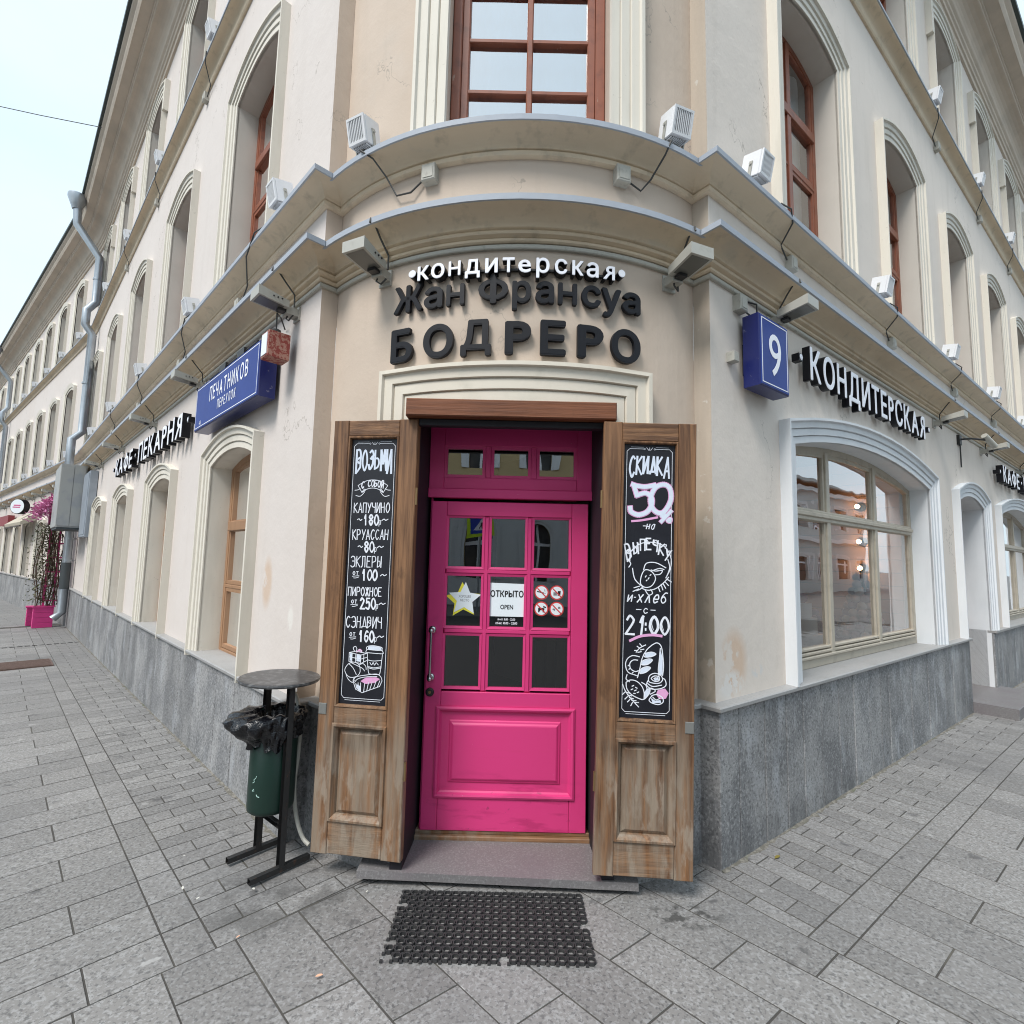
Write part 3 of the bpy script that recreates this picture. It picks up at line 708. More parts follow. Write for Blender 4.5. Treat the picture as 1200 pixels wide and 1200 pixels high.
lay([(-.02, 7.045), (.02, 7.045), (.03, 7.06), (.034, 7.085), (.026, 7.095)] + cove(.03, 7.10, .115, 7.17) + [(.122, 7.172), (.122, 7.20)],
    [(.118, 7.186), (.132, 7.184), (.133, 7.205), (-.03, 7.26)], 'string_course')
c = MB(); sweep_plan(c, full, [(-.02, 9.42), (.03, 9.43), (.035, 9.50), (.055, 9.51), (.06, 9.56), (.08, 9.575), (.085, 9.62), (.11, 9.64)] + cove(.115, 9.65, .30, 9.83, 6) +
               [(.31, 9.835), (.315, 9.86), (.33, 9.865), (.335, 9.90), (.47, 9.93), (.472, 9.925), (.50, 9.98), (.505, 10.02), (.55, 10.06), (.56, 10.12)])
eave = c.build('eaves_cornice', M_cornT, bld)
c = MB(); sweep_plan(c, full, [(.55, 10.105), (.60, 10.11), (.605, 10.155), (.2, 10.25), (-3.0, 11.2)]); c.build('roof', M_roof, bld)
# cable trunking under the lower cornice
c = MB(); sweep_plan(c, full, [(-.01, 3.305), (.018, 3.305), (.022, 3.31), (.022, 3.328), (.018, 3.332), (-.01, 3.332)]); c.build('cable_trunking', M_boxj, bld)

# granite base: slabs, ledge
def plinth(fr, spans, zt, widths, parent=bld, zb=-.3):
    for a, b in spans:
        u = a; i = 0
        while u < b - 1e-3:
            w_ = widths[i % len(widths)]; e = min(b, u + w_)
            if b - e < .12: e = b
            m_ = MB(); m_.cbox(fr, u + .0038, e - .0038, -.03, .045 + random.uniform(-.002, .002), zb, zt, .004); m_.build('plinth_slab', M_gran, parent)
            u = e; i += 1
plinth(FR, [(-.045, 5.20), (6.45, 11.5), (12.7, 18.0)], .822, [.20, .289, .269, .231, .275, .29, .27, .30, .25])
plinth(FL, [(-.045, 12.9)], .738, [.47, .52, .41, .6, .5])
for fr, spans, zt in ((FR, [(-.03, 5.19), (6.46, 11.49), (12.71, 18.0)], .82), (FL, [(-.03, 12.9)], .737)):
    for a, b in spans:
        c = MB(); c.box(fr, a, b, -.02, .034, -.3, zt); c.build('joint_filling', M_joint, bld)
rest = MB(); rest.box(FR, 18.0, UR_END, -.02, .045, -.3, .822); rest.build('plinth', M_gran, bld)
c = MB()
for a, b in zip(bend_pts, bend_pts[1:]):
    n_ = Vector((-(b - a).y, (b - a).x, 0)).normalized()
    c.hexa([a - n_ * .03 + Vector((0, 0, -.4)), b - n_ * .03 + Vector((0, 0, -.4)), b + n_ * .045 + Vector((0, 0, -.4)), a + n_ * .045 + Vector((0, 0, -.4)),
            a - n_ * .03 + Vector((0, 0, .738)), b - n_ * .03 + Vector((0, 0, .738)), b + n_ * .045 + Vector((0, 0, .738)), a + n_ * .045 + Vector((0, 0, .738))])
c.build('plinth', M_gran, bld)
# bay and returns of the base
def bay_base(ths, zt, inner):
    pts = [FC.P(t * RC, 0, 0).xy for t in ths]; return [Vector(p) for p in pts]
nst = 8
lp = [Vector(CLp), Vector(CLi)] + [v2(FC.P((TH0 + (rad(-21.2) - TH0) * i / nst) * RC, 0, 0)) for i in range(1, nst + 1)]
rp = [v2(FC.P((rad(16.2) + (TH1 - rad(16.2)) * i / nst) * RC, 0, 0)) for i in range(nst)] + [Vector(CRi), Vector(CRp)]
for pts, zt, zl in ((lp, .738, .768), (rp, .822, .85)):
    c = MB(); sweep_plan(c, pts, [(.0445, -.3), (.0445, zt), (-.05, zt)]); c.build('plinth', M_gran, bld)
LED = lambda z0, z1: [(-.02, z0), (.066, z0), (.072, z0 + .005), (.073, z1 - .006), (.067, z1), (-.02, z1 + .004)]
c = MB(); q = [v2(FL.P(12.9, 0, 0)), Vector(CLp), Vector(CLi)] + lp[2:]; sweep_plan(c, q, LED(.738, .766)); c.build('ledge', M_ledge, bld)
c = MB(); q = rp + [v2(FR.P(5.20, 0, 0))]; sweep_plan(c, q, LED(.822, .85)); c.add([FR.P(5.2, -.02, .822), FR.P(5.2, .073, .822), FR.P(5.2, .073, .85), FR.P(5.2, -.02, .85)], [(0, 1, 2, 3)]); c.build('ledge', M_ledge, bld)
for a, b in ((6.45, 11.5), (12.7, 30)):
    c = MB(); c.box(FR, a - .003, b + .003, -.02, .073, .822, .85); c.build('ledge', M_ledge, bld)
# sills inside the window openings
for (fr, ops, z0, z1) in ((FL, opsLg, .70, .7665), (FR, [BIG, BIG2, BIG3], .79, .8505)):
    for o_ in ops:
        c = MB(); c.box(fr, o_[0] + .001, o_[1] - .001, -.30, -.021, z0, z1); c.build('sill', M_ledge, bld)

# windows
def wins(fr, parent, ops, kind, tmat, wallm):
    for i, o_ in enumerate(ops):
        near = i < 4
        ua, ub, zb, zs, za = o_
        if kind == 'g':
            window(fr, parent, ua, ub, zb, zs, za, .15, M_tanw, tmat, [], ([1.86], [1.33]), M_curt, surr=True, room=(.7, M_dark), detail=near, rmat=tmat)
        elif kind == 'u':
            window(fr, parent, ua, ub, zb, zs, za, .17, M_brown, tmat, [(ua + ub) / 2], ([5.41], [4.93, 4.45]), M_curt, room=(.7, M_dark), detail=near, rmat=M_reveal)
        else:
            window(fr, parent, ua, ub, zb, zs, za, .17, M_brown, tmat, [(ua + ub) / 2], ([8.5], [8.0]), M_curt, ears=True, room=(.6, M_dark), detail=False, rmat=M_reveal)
wins(FL, bld, opsLg, 'g', M_trim, M_trim)
wins(FL, bld, opsLu, 'u', M_trim, M_wallL)
wins(FL, bld, opsLt, 't', M_trim, M_wallL)
wins(FR, bld, opsRu, 'u', M_trim, M_wallR)
wins(FR, bld, opsRt, 't', M_trim, M_wallR)
# shop windows on the right street
for k, o_ in enumerate((BIG, BIG2, BIG3)):
    ua, ub, zb, zs, za = o_; du = ua - BIG[0]
    window(FR, bld, ua, ub, zb + .05, zs, za, .15, M_greyw, M_trimW, [1.94 + du, 3.00 + du], ([2.02], []), None, gl=M_glassS, rails=1, rmat=M_trimW, detail=k < 2)
# side door in the right wall, and the next opening
ua, ub, zb, zs, za = DOOR
w_ = window(FR, bld, ua, ub, .13, zs, za, .26, M_salmon, M_trimW, [5.83], ([2.05], [1.55, 1.05]), None, surr=False, room=(.7, M_dark), rmat=M_trimW, detail=True)
w_.name = 'side_door'
sm = MB(); surround(sm, FR, outline(ua, ub, .85, zs, za)); sm.build('surround', M_trimW, w_)
c = MB(); c.cbox(FR, ua + .05, 5.80, -.30, -.262, .16, .62, .01); c.cbox(FR, 5.86, ub - .05, -.30, -.262, .16, .62, .01); c.build('door_panel', M_salmon, w_)
c = MB(); c.cbox(FR, ua, 6.62, -.3, .42, -.02, .13, .006); c.build('door_step', M_step, bld)
ua, ub, zb, zs, za = DOOR2
window(FR, bld, ua, ub, zb, zs, za, .2, M_greyw, M_trimW, [], ([2.05], []), M_curt, room=(.7, M_dark), rmat=M_trimW, detail=False)
# granite cheeks of the side door
for u, sg in ((5.20, 1), (6.45, -1), (11.5, 1), (12.7, -1)):
    c = MB(); c.box(FR, min(u, u - sg * .02), max(u, u - sg * .02) + (.0 if sg > 0 else 0), -.3, -.031, -.02, .85); c.build('plinth_cheek', M_gran, bld)

# window over the entrance: its frame is flat, the opening is cut in the curve
ol = [(-.508, 4.02)] + [(-.508, 5.0)] + arc_pts(-.508, .445, 5.95, 6.1, 12) + [(.445, 5.0), (.445, 4.02)]
rv = MB(); yb = -2.86
def Pf(u, z, y): return Vector((.068 + RC * math.sin(u / RC), y, z))
rv.grid([[FC.P(p[0], .004, p[1]) for p in ol], [Pf(p[0], p[1], 2.90) for p in ol]])
w_ = rv.build('window', M_bay, bld)
sm = MB(); surround(sm, FC, ol, [(a * 1.12, b) for a, b in SURR]); sm.build('surround', M_trim, w_)
xa, xb = .068 + RC * math.sin(-.508 / RC), .068 + RC * math.sin(.445 / RC)
fm = MB(); z0, z1 = 4.03, 6.2
fm.cbox(FD, xa + .002, xa + .060, -2.93, -2.85, z0, z1, .006); fm.cbox(FD, xb - .060, xb - .002, -2.93, -2.85, z0, z1, .006)
fm.cbox(FD, xa + .057, xa + .108, -2.93, -2.862, z0, z1, .008); fm.cbox(FD, xb - .108, xb - .057, -2.93, -2.862, z0, z1, .008)
fm.cbox(FD, xa + .10, xb - .10, -2.93, -2.861, z0, z0 + .06, .006)
xm = (xa + xb) / 2 + .008
fm.cbox(FD, xm - .019, xm + .019, -2.925, -2.855, z0, z1, .007)
for z in (4.455, 4.80, 5.145): fm.cbox(FD, xa + .10, xb - .10, -2.925, -2.864, z - .015, z + .015, .005)
fm.cbox(FD, xa + .08, xb - .08, -2.93, -2.852, 5.46, 5.56, .006)
fm.build('frame', M_brown, w_)
zz = [z0 + .05, 4.455, 4.80, 5.145, 5.46, 6.1]
for x0, x1 in ((xa + .09, xm), (xm, xb - .09)):
    for a, b in zip(zz, zz[1:]):
        c = MB(); c.add([(x0, 2.895, a), (x1, 2.895, a), (x1, 2.895, b), (x0, 2.895, b)], [(0, 1, 2, 3)]); c.build('pane', M_glassB, w_)
c = MB(); rows_ = []
for z in (4.0, 6.2): rows_.append([(xa + .05 + (xb - xa - .1) * k / 60, 3.02 + .012 * math.sin(k * .9 + .05 * k * math.sin(k * .21)), z) for k in range(61)])
c.grid(rows_, smooth=True); c.build('curtain', M_curtB, w_)
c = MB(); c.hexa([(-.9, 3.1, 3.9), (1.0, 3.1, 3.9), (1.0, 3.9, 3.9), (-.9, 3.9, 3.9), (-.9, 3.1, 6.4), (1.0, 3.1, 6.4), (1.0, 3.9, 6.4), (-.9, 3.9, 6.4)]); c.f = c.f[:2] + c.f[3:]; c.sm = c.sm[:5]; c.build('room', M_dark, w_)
# ledge sheet under that window
c = MB(); pts = [FC.P(u, .02, 4.03) for u in [(-.66 + 1.27 * i / 10) for i in range(11)]]; pts2 = [FC.P(u, .145, 3.990) for u in [(-.66 + 1.27 * i / 10) for i in range(11)]]
pts0 = [Vector((p.x, 2.93, 4.045)) for p in pts]
c.grid([pts0, pts, pts2, [p + Vector((0, 0, -.006)) for p in pts2]]); c.build('sill_sheet', M_flash, w_)
# top window of the bay (above the frame)
ol = [(-.45, 7.24)] + arc_pts(-.45, .42, 8.96, 9.08, 12) + [(.42, 7.24)]
rv = MB(); rv.grid([[FC.P(p[0], .004, p[1]) for p in ol], [Pf(p[0], p[1], 2.90) for p in ol]]); w2 = rv.build('window', M_bay, bld)
sm = MB(); surround(sm, FC, ol); sm.build('surround', M_trim, w2)
c = MB(); c.add([Pf(p[0], p[1], 2.89) for p in ol], [tuple(range(len(ol)))]); c.build('pane', M_glassB, w2)
c = MB(); c.cbox(FD, -.03, .03, -2.9, -2.86, 7.24, 9.1); c.cbox(FD, -.42, .48, -2.9, -2.862, 8.45, 8.53); c.build('frame', M_brown, w2)

# far stretch of the left street front
bW = [1.7 + 2.15 * k for k in range(20)]
mb = MB(); hw2 = .45
og = [(c_ - hw2, c_ + hw2, .80, 2.38, 2.46) for c_ in bW]; ou = [(c_ - hw2, c_ + hw2, 4.02, 5.97, 6.07) for c_ in bW]; ot = [(c_ - hw2, c_ + hw2, 7.24, 8.96, 9.08) for c_ in bW]
for ops, z0, z1 in zip((og, ou, ot), (-.5, Z1, Z2), (Z1, Z2, Z3)): wall_strip(mb, FB, 0, UB_END, z0, z1, ops)
mb.build('wall', M_wallL, bldB)
def far_window(i, o_, kind):
    ua, ub, zb, zs, za = o_
    ol = outline(ua, ub, zb, zs, za, 8); rv = MB(); rv.grid([[FB.P(p[0], .01, p[1]) for p in ol], [FB.P(p[0], -.2, p[1]) for p in ol]]); w_ = rv.build('window', M_trim, bldB)
    sm = MB(); surround(sm, FB, ol, [(0, .03), (.06, .03), (.06, .05), (.17, .07), (.17, -.02)]); sm.build('surround', M_trim, w_)
    fm = MB(); fm.box(FB, ua, ua + .06, -.2, -.15, zb, zs); fm.box(FB, ub - .06, ub, -.2, -.15, zb, zs); fm.box(FB, (ua + ub) / 2 - .03, (ua + ub) / 2 + .03, -.2, -.15, zb, za - .02)
    zt = zb + (za - zb) * .68; fm.box(FB, ua, ub, -.2, -.145, zt - .03, zt + .03); fm.build('frame', M_tanw if kind == 'g' else M_brown, w_)
    c = MB(); c.add([FB.P(p[0], -.19, p[1]) for p in ol], [tuple(range(len(ol)))]); c.build('pane', glass('far_glass', (.2, .22, .24), .25, 1.0), w_)
    c = MB(); c.add([FB.P(p[0], -.21, p[1]) for p in ol], [tuple(range(len(ol)))]); c.build('curtain', M_dark, w_)  # no cloth: flat dark sheet painted in for the unlit room behind
for i in range(len(bW)):
    far_window(i, og[i], 'g'); far_window(i, ou[i], 'u'); far_window(i, ot[i], 't')
c = MB(); c.box(FB, -.0, UB_END, -.02, .045, -.6, .74); c.build('plinth', M_gran, bldB)
c = MB(); c.box(FB, -.0, UB_END, -.02, .073, .74, .768); c.build('ledge', M_ledge, bldB)

# ------------------------------------------------------------------ entrance
dr = MB()       # threshold is the doorway part's own mesh
dr.cbox(FD, -.50, .475, -3.06, -2.962, .060, .098, .005); dr.cbox(FD, -.50, .475, -3.06, -2.985, .098, .117, .003)
dway = dr.build('doorway', M_woodH, bld)
c = MB(); c.cbox(FD, -.565, .535, -2.80, -2.60, 2.347, 2.440, .006); c.build('lintel', M_lint, dway)
jb = MB()
jb.hexa([(-.565, 2.685, .03), (-.505, 2.685, .03), (-.49, 3.06, .03), (-.60, 3.06, .03), (-.565, 2.685, 2.346), (-.505, 2.685, 2.346), (-.49, 3.06, 2.43), (-.60, 3.06, 2.43)])
jb.build('jamb', M_black, dway)
jb = MB(); jb.hexa([(.475, 2.64, .03), (.535, 2.64, .03), (.58, 3.06, .03), (.462, 3.06, .03), (.475, 2.64, 2.346), (.535, 2.64, 2.346), (.58, 3.06, 2.43), (.462, 3.06, 2.43)])
jb.build('jamb', M_black, dway)
c = MB(); c.box(FD, -.55, .53, -3.06, -2.66, 2.392, 2.44); c.build('door_head', M_black, dway)
c = MB(); c.cbox(FD, -.503, .474, -2.70, -2.655, 2.31, 2.3465); c.build('head_strip', M_black, dway)
# pink transom light
tr = MB(); Yf = -2.98
def dbox(mb, x0, x1, z0, z1, s0=-3.03, s1=Yf, c=.003): mb.cbox(FD, x0, x1, s0, s1, z0, z1, c)
dbox(tr, -.492, -.405, 1.965, 2.392); dbox(tr, .378, .466, 1.965, 2.392); dbox(tr, -.4045, .3775, 2.278, 2.392); dbox(tr, -.4045, .3775, 2.02, 2.088)
dbox(tr, -.492, .466, 1.965, 2.019, s1=Yf + .018)
for x in (-.146, .123): dbox(tr, x - .017, x + .017, 2.0885, 2.2775, s1=Yf - .004)
trn = tr.build('transom_light', M_pink, dway)
for x0, x1 in ((-.404, -.163), (-.129, .106), (.140, .377)):
    sh = MB(); P4 = [(x0, 2.0885), (x1, 2.0885), (x1, 2.2775), (x0, 2.2775)]
    g = .017; I4 = [(x0 + g, 2.0885 + g), (x1 - g, 2.0885 + g), (x1 - g, 2.2775 - g), (x0 + g, 2.2775 - g)]
    sh.grid([[FD.P(p[0], Yf - .004, p[1]) for p in P4], [FD.P(p[0], Yf - .006, p[1]) for p in I4], [FD.P(p[0], Yf - .03, p[1]) for p in I4]], closed=True); sh.build('glazing_bead', M_pink, dway)
    c = MB(); c.add([FD.P(p[0], Yf - .022, p[1]) for p in P4], [(0, 1, 2, 3)]); c.build('pane', glass('transom_glass', (.55, .56, .56), .30, 1.0, .0003), dway)
# the door leaf
X0, X1, ZB, ZT = -.477, .446, .118, 1.945
lf = MB()
lf.cbox(FD, X0, X0 + .010, -3.03, Yf - .012, ZB, ZT + .02)
st = .098
dbox(lf, X0 + .008, X0 + st, ZB, ZT); dbox(lf, X1 - st + .004, X1, ZB, ZT)
door = lf.build('pink_door', M_pink, bld, label='vivid pink panelled door with nine small panes')
xl, xr = X0 + st + .001, X1 - st + .003
for a, b in ((1.862, ZT), (.782, .862), (ZB, .292)): ra = MB(); dbox(ra, xl, xr, a, b); ra.build('rail', M_pink, door)
cols = [(xl, -.158), (-.130, .090), (.118, xr)]
cols = [(-.376, -.160), (-.126, .090), (.124, .345)]
rws = [(.879, 1.183), (1.217, 1.523), (1.557, 1.860)]
mu = MB()
for x in (-.143, .107): dbox(mu, x - .017, x + .017, .8625, 1.8615, s1=Yf - .006, c=.009)
for z in (1.200, 1.540): dbox(mu, xl + .001, xr - .001, z - .017, z + .017, s1=Yf - .0065, c=.009)
mu.build('glazing_bar', M_pink, door)
for (x0, x1) in cols:
    for (z0, z1) in rws:
        g = .014; a0, a1 = x0 - .004, x1 + .004; b0_, b1_ = z0 - .004, z1 + .004
        P4 = [(a0, b0_), (a1, b0_), (a1, b1_), (a0, b1_)]; I4 = [(a0 + g, b0_ + g), (a1 - g, b0_ + g), (a1 - g, b1_ - g), (a0 + g, b1_ - g)]
        sh = MB(); sh.grid([[FD.P(p[0], Yf - .006, p[1]) for p in P4], [FD.P(p[0], Yf - .010, p[1]) for p in I4], [FD.P(p[0], Yf - .03, p[1]) for p in I4]], closed=True); sh.build('glazing_bead', M_pink, door)
        c = MB(); c.add([FD.P(p[0], Yf - .024, p[1]) for p in P4], [(0, 1, 2, 3)]); c.build('pane', M_glassD, door)
pn = MB()      # raised and fielded lower panel
A = [(-.398, .296), (.375, .296), (.375, .778), (-.398, .778)]
def ins(P4, g): return [(P4[0][0] + g, P4[0][1] + g), (P4[1][0] - g, P4[1][1] + g), (P4[2][0] - g, P4[2][1] - g), (P4[3][0] + g, P4[3][1] - g)]
prof = [(-.006, -.004), (-.004, .008), (.006, .012), (.016, .008), (.022, -.004), (.030, -.012), (.072, -.014), (.078, -.008), (.086, -.006), (.094, .0), (.10, .002)]
pn.grid([[FD.P(p[0], Yf + s, p[1]) for p in ins(A, g)] for g, s in prof], closed=True)
pn.add([FD.P(p[0], Yf + .002, p[1]) for p in ins(A, .10)], [(0, 1, 2, 3)]); pn.build('door_panel', M_pink, door)
hd = MB(); hx = -.437
hd.tube([FD.P(hx, Yf + .055, .95), FD.P(hx, Yf + .058, 1.02), FD.P(hx, Yf + .058, 1.15), FD.P(hx, Yf + .055, 1.205)], [.008, .0075, .0075, .008])
for z in (.942, 1.205):
    hd.tube([FD.P(hx, Yf - .001, z), FD.P(hx, Yf + .01, z), FD.P(hx, Yf + .014, z)], [.022, .022, .012], 14); hd.tube([FD.P(hx, Yf + .01, z), FD.P(hx, Yf + .06, z)], .009); hd.ball(FD.P(hx, Yf + .058, z), .015)
hd.build('handle', M_chrome, door)
kh = MB(); kh.tube([FD.P(hx - .004, Yf - .001, .858), FD.P(hx - .004, Yf + .005, .858), FD.P(hx - .004, Yf + .008, .858)], [.024, .024, .017], 16); kh.build('keyhole_plate', M_iron, door)
kh = MB(); kh.tube([FD.P(hx - .004, Yf + .006, .858), FD.P(hx - .004, Yf + .012, .858)], .008, 10); kh.box(FD, hx - .006, hx - .002, Yf + .011, Yf + .014, .850, .866); kh.build('lock_cylinder', M_brass, door)
# room behind the door
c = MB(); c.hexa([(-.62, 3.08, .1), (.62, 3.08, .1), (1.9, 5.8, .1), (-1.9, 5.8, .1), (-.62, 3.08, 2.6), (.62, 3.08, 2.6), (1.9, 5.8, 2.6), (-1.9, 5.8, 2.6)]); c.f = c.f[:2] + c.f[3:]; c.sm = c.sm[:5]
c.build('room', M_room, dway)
cn = MB(); cn.box(FD, .12, 1.1, -4.6, -4.1, .1, 1.0)
for i in range(12): cn.cbox(FD, .13 + i * .08, .195 + i * .08, -4.1, -4.06, .12, 1.0)
cn.build('counter', mat('slatted_counter', (.20, .09, .03), .5), dway)
# wide step
c = MB(); P0 = [(-.722, 2.672), (.650, 2.622), (.665, 2.76), (.665, 3.09), (-.725, 3.09)]
c.prism([(p[0], p[1], .039) for p in P0], Vector((0, 0, .037))); c.build('door_step', M_step, bld)
c = MB(); c.prism([(-.64, 2.72, -.02), (.58, 2.68, -.02), (.60, 3.05, -.02), (-.66, 3.05, -.02)], Vector((0, 0, .0585))); c.build('step_base', M_joint, bld)

# folding shutters
def shutter(A, B, lean, zt, label, seed):
    """A: hinge-side or outer bottom corner seen left, B right; returns (matrix, width)"""
    A = Vector((A[0], A[1], 0)); B = Vector((B[0], B[1], 0)); W = (B - A).length; x = (B - A).normalized(); nrm = x.cross(Vector((0, 0, 1)))
    m = Matrix((x, Vector((0, 0, 1)), nrm)).transposed().to_4x4(); m.translation = A
    m = m @ Matrix.Rotation(lean, 4, 'Z')
    class F2:
        @staticmethod
        def P(u, s, z): return m @ Vector((u, z, s))
    return F2, W, m
def make_shutter(F2, W, board, zb, zt, left, label):
    sx0, sx1 = board[0], board[1]; bz0, bz1 = board[2], board[3]
    T = .045
    s_ = MB(); s_.cbox(F2, 0, sx0 - .012, -T, 0, zb, zt, .004); o = s_.build('wooden_shutter', M_woodV, bld, label=label)
    s_ = MB(); s_.cbox(F2, sx1 + .012, W, -T, 0, zb + .0, zt, .004); s_.build('stile', M_woodV, o)
    for a, b in ((bz1 + .012, zt - .002), (.757, bz0 - .018), (zb + .004, .288)):
        r = MB(); r.cbox(F2, sx0 - .0115, sx1 + .0115, -T, -.001, a, b, .004); r.build('rail', M_woodH, o)
    fr_ = MB()        # moulding round the board and round the lower panel
    def ring(mb, x0, x1, z0, z1, prof):
        P4 = [(x0, z0), (x1, z0), (x1, z1), (x0, z1)]
        mb.grid([[F2.P(p[0], s, p[1]) for p in ins(P4, g)] for g, s in prof], closed=True)
    ring(fr_, sx0 - .012, sx1 + .012, bz0 - .018, bz1 + .012, [(0, -.002), (.004, .003), (.010, .002), (.014, -.012), (.014, -.03)])
    ring(fr_, sx0 - .012, sx1 + .012, .288, .757, [(-.004, -.001), (0, .010), (.010, .011), (.016, .002), (.026, -.010), (.030, -.024)])
    fr_.build('moulding', M_woodV, o)
    p_ = MB(); x0, x1, z0, z1 = sx0 + .018, sx1 - .018, .318, .727
    ring(p_, x0 - .002, x1 + .002, z0 - .002, z1 + .002, [(0, -.024), (.018, -.012), (.022, -.009)])
    p_.add([F2.P(p[0], -.009, p[1]) for p in ins([(x0 - .002, z0 - .002), (x1 + .002, z0 - .002), (x1 + .002, z1 + .002), (x0 - .002, z1 + .002)], .022)], [(0, 1, 2, 3)])
    p_.build('panel', M_woodV, o)
    k = MB(); k.add([F2.P(sx0 - .02, -.034, bz0 - .02), F2.P(sx1 + .02, -.034, bz0 - .02), F2.P(sx1 + .02, -.034, bz1 + .02), F2.P(sx0 - .02, -.034, bz1 + .02)], [(0, 1, 2, 3)])
    k.add([F2.P(sx0 - .02, -.03, .28), F2.P(sx1 + .02, -.03, .28), F2.P(sx1 + .02, -.03, .76), F2.P(sx0 - .02, -.03, .76)], [(0, 1, 2, 3)])
    k.build('back_board', M_woodV, o)
    pl = MB()
    px = .004 if left else W - .045
    pl.cbox(F2, px, px + .042, -.01, .004, .80, .855, .002); pl.build('metal_plate', mat('dull_metal', (.17, .17, .16), .6), o)
    hg = MB()
    for z in (.55, 1.93):
        ux = W + .004 if left else -.004
        hg.tube([F2.P(ux, -.01, z - .045), F2.P(ux, -.01, z + .045)], .007, 8)
    hg.build('hinge', M_brass, o)
    return o
SL_F, SL_W, SL_M = shutter((-.976, 2.728), (-.508, 2.652), 0.0, 2.342, '', 1)
SR_F, SR_W, SR_M = shutter((.423, 2.591), (.893, 2.571), rad(-1.1), 2.33, '', 2)
bL = (.098, .362, .857, 2.243); bR = (.106, .369, .857, 2.226)
make_shutter(SL_F, SL_W, bL, .124, 2.342, True, 'left shutter of the doorway')
make_shutter(SR_F, SR_W, bR, .124, 2.335, False, 'right shutter of the doorway')

# ------------------------------------------------------------------ lettering
_gl = {}
SUBG = {'Р': ('P', 1, 1), 'н': ('Н', 1, .745), 'я': ('R', -1, .745), 'Я': ('R', -1, 1), 'е': ('e', 1, 1), 'А': ('A', 1, 1)}
def glyph(ch, depth, bold):
    """mesh vertex/face data of one letter, with its bounding box"""
    key = (ch, depth, bold)
    if key in _gl: return _gl[key]
    if ch in SUBG or ch == 'Ф':      # letters whose outlines overlap in the built-in font are put together from clean ones
        src, mxx, my = SUBG.get(ch, ('O', 1, 1)); v, f, a, b = glyph(src, depth, bold)
        v = [(p[0] * mxx, p[1] * my, p[2]) for p in v]
        if ch == 'Ф':
            v = [(p[0] * 1.02, p[1] * .76 + .085, p[2]) for p in v]; cxx = (a + b) / 2 * 1.02; n = len(v); w2 = .055
            v += [(cxx + x, y, z * .99) for z in (-.5, .5) for x, y in ((-w2, -.01), (w2, -.01), (w2, .738), (-w2, .738))]
            f = f + [tuple(n + i for i in q) for q in ((0, 3, 2, 1), (4, 5, 6, 7), (0, 1, 5, 4), (1, 2, 6, 5), (2, 3, 7, 6), (3, 0, 4, 7))]
        xs = [p[0] for p in v]; r = (v, f, min(xs), max(xs)); _gl[key] = r; return r
    c = bpy.data.curves.new('glyph', 'FONT'); c.body = ch; c.extrude = .5; c.offset = 0.0; c.resolution_u = 4; c.fill_mode = 'BOTH'
    o = bpy.data.objects.new('glyph', c); COL.objects.link(o)
    dg = bpy.context.evaluated_depsgraph_get(); me = bpy.data.meshes.new_from_object(o.evaluated_get(dg))
    v = [tuple(p.co) for p in me.vertices]; f = [tuple(p.vertices) for p in me.polygons]
    bpy.data.objects.remove(o); bpy.data.curves.remove(c); bpy.data.meshes.remove(me)
    xs = [p[0] for p in v]; r = (v, f, min(xs), max(xs)); _gl[key] = r; return r
def letter(ch, M, width, sy, depth, m, parent, bold=.02, xoff=0.0, name='letter', z0=0.0, hv=0.0):
    """letter centred on x=0 of M, baseline at y=0, given width; local z is the depth"""
    v, f, x0, x1 = glyph(ch, depth, bold); k = width / (x1 - x0)
    mb = MB(); b_ = hv
    if b_: k *= (x1 - x0) / (x1 - x0 + 2 * b_)
    for n_, (dx, dy) in enumerate([(0, 0), (b_, 0), (-b_, 0), (0, b_), (0, -b_), (b_ * .7, b_ * .7), (-b_ * .7, -b_ * .7), (b_ * .7, -b_ * .7), (-b_ * .7, b_ * .7)] if b_ else [(0, 0)]):
        dd = depth - .00025 * n_
        mb.add([M @ Vector(((p[0] + dx - (x0 + x1) / 2) * k + xoff, (p[1] + dy) * sy, z0 + (p[2] + .5) * dd)) for p in v], f)
    return mb.build(name, m, parent)
def adv(ch, bold=0.0):
    if ch == ' ': return .30
    v, f, a, b = glyph(ch, .1, bold); return (b - a)
def text_mb(mb, txt, M, x, y, hcap, sxk=1.0, gap=.09, depth=.0008, bold=0.0, center=False, z0=0.0):
    """flat print gathered in one mesh"""
    sy = hcap / .728; w_ = sum(adv(c_, bold) * sy * sxk for c_ in txt) + gap * sy * sxk * (len(txt) - 1)
    if center: x -= w_ / 2
    for c_ in txt:
        if c_ != ' ':
            v, f, a, b = glyph(c_, .1, bold)
            for n_, (ex, ey) in enumerate([(0, 0), (bold, 0), (-bold, 0), (0, bold), (0, -bold)] if bold else [(0, 0)]):
                mb.add([M @ Vector((x + (p[0] - a + ex) * sy * sxk, y + (p[1] + ey) * sy, z0 + (p[2] + .5) * depth * (1 - .12 * n_))) for p in v], f)
        x += (adv(c_, bold) + gap) * sy * sxk
    return w_

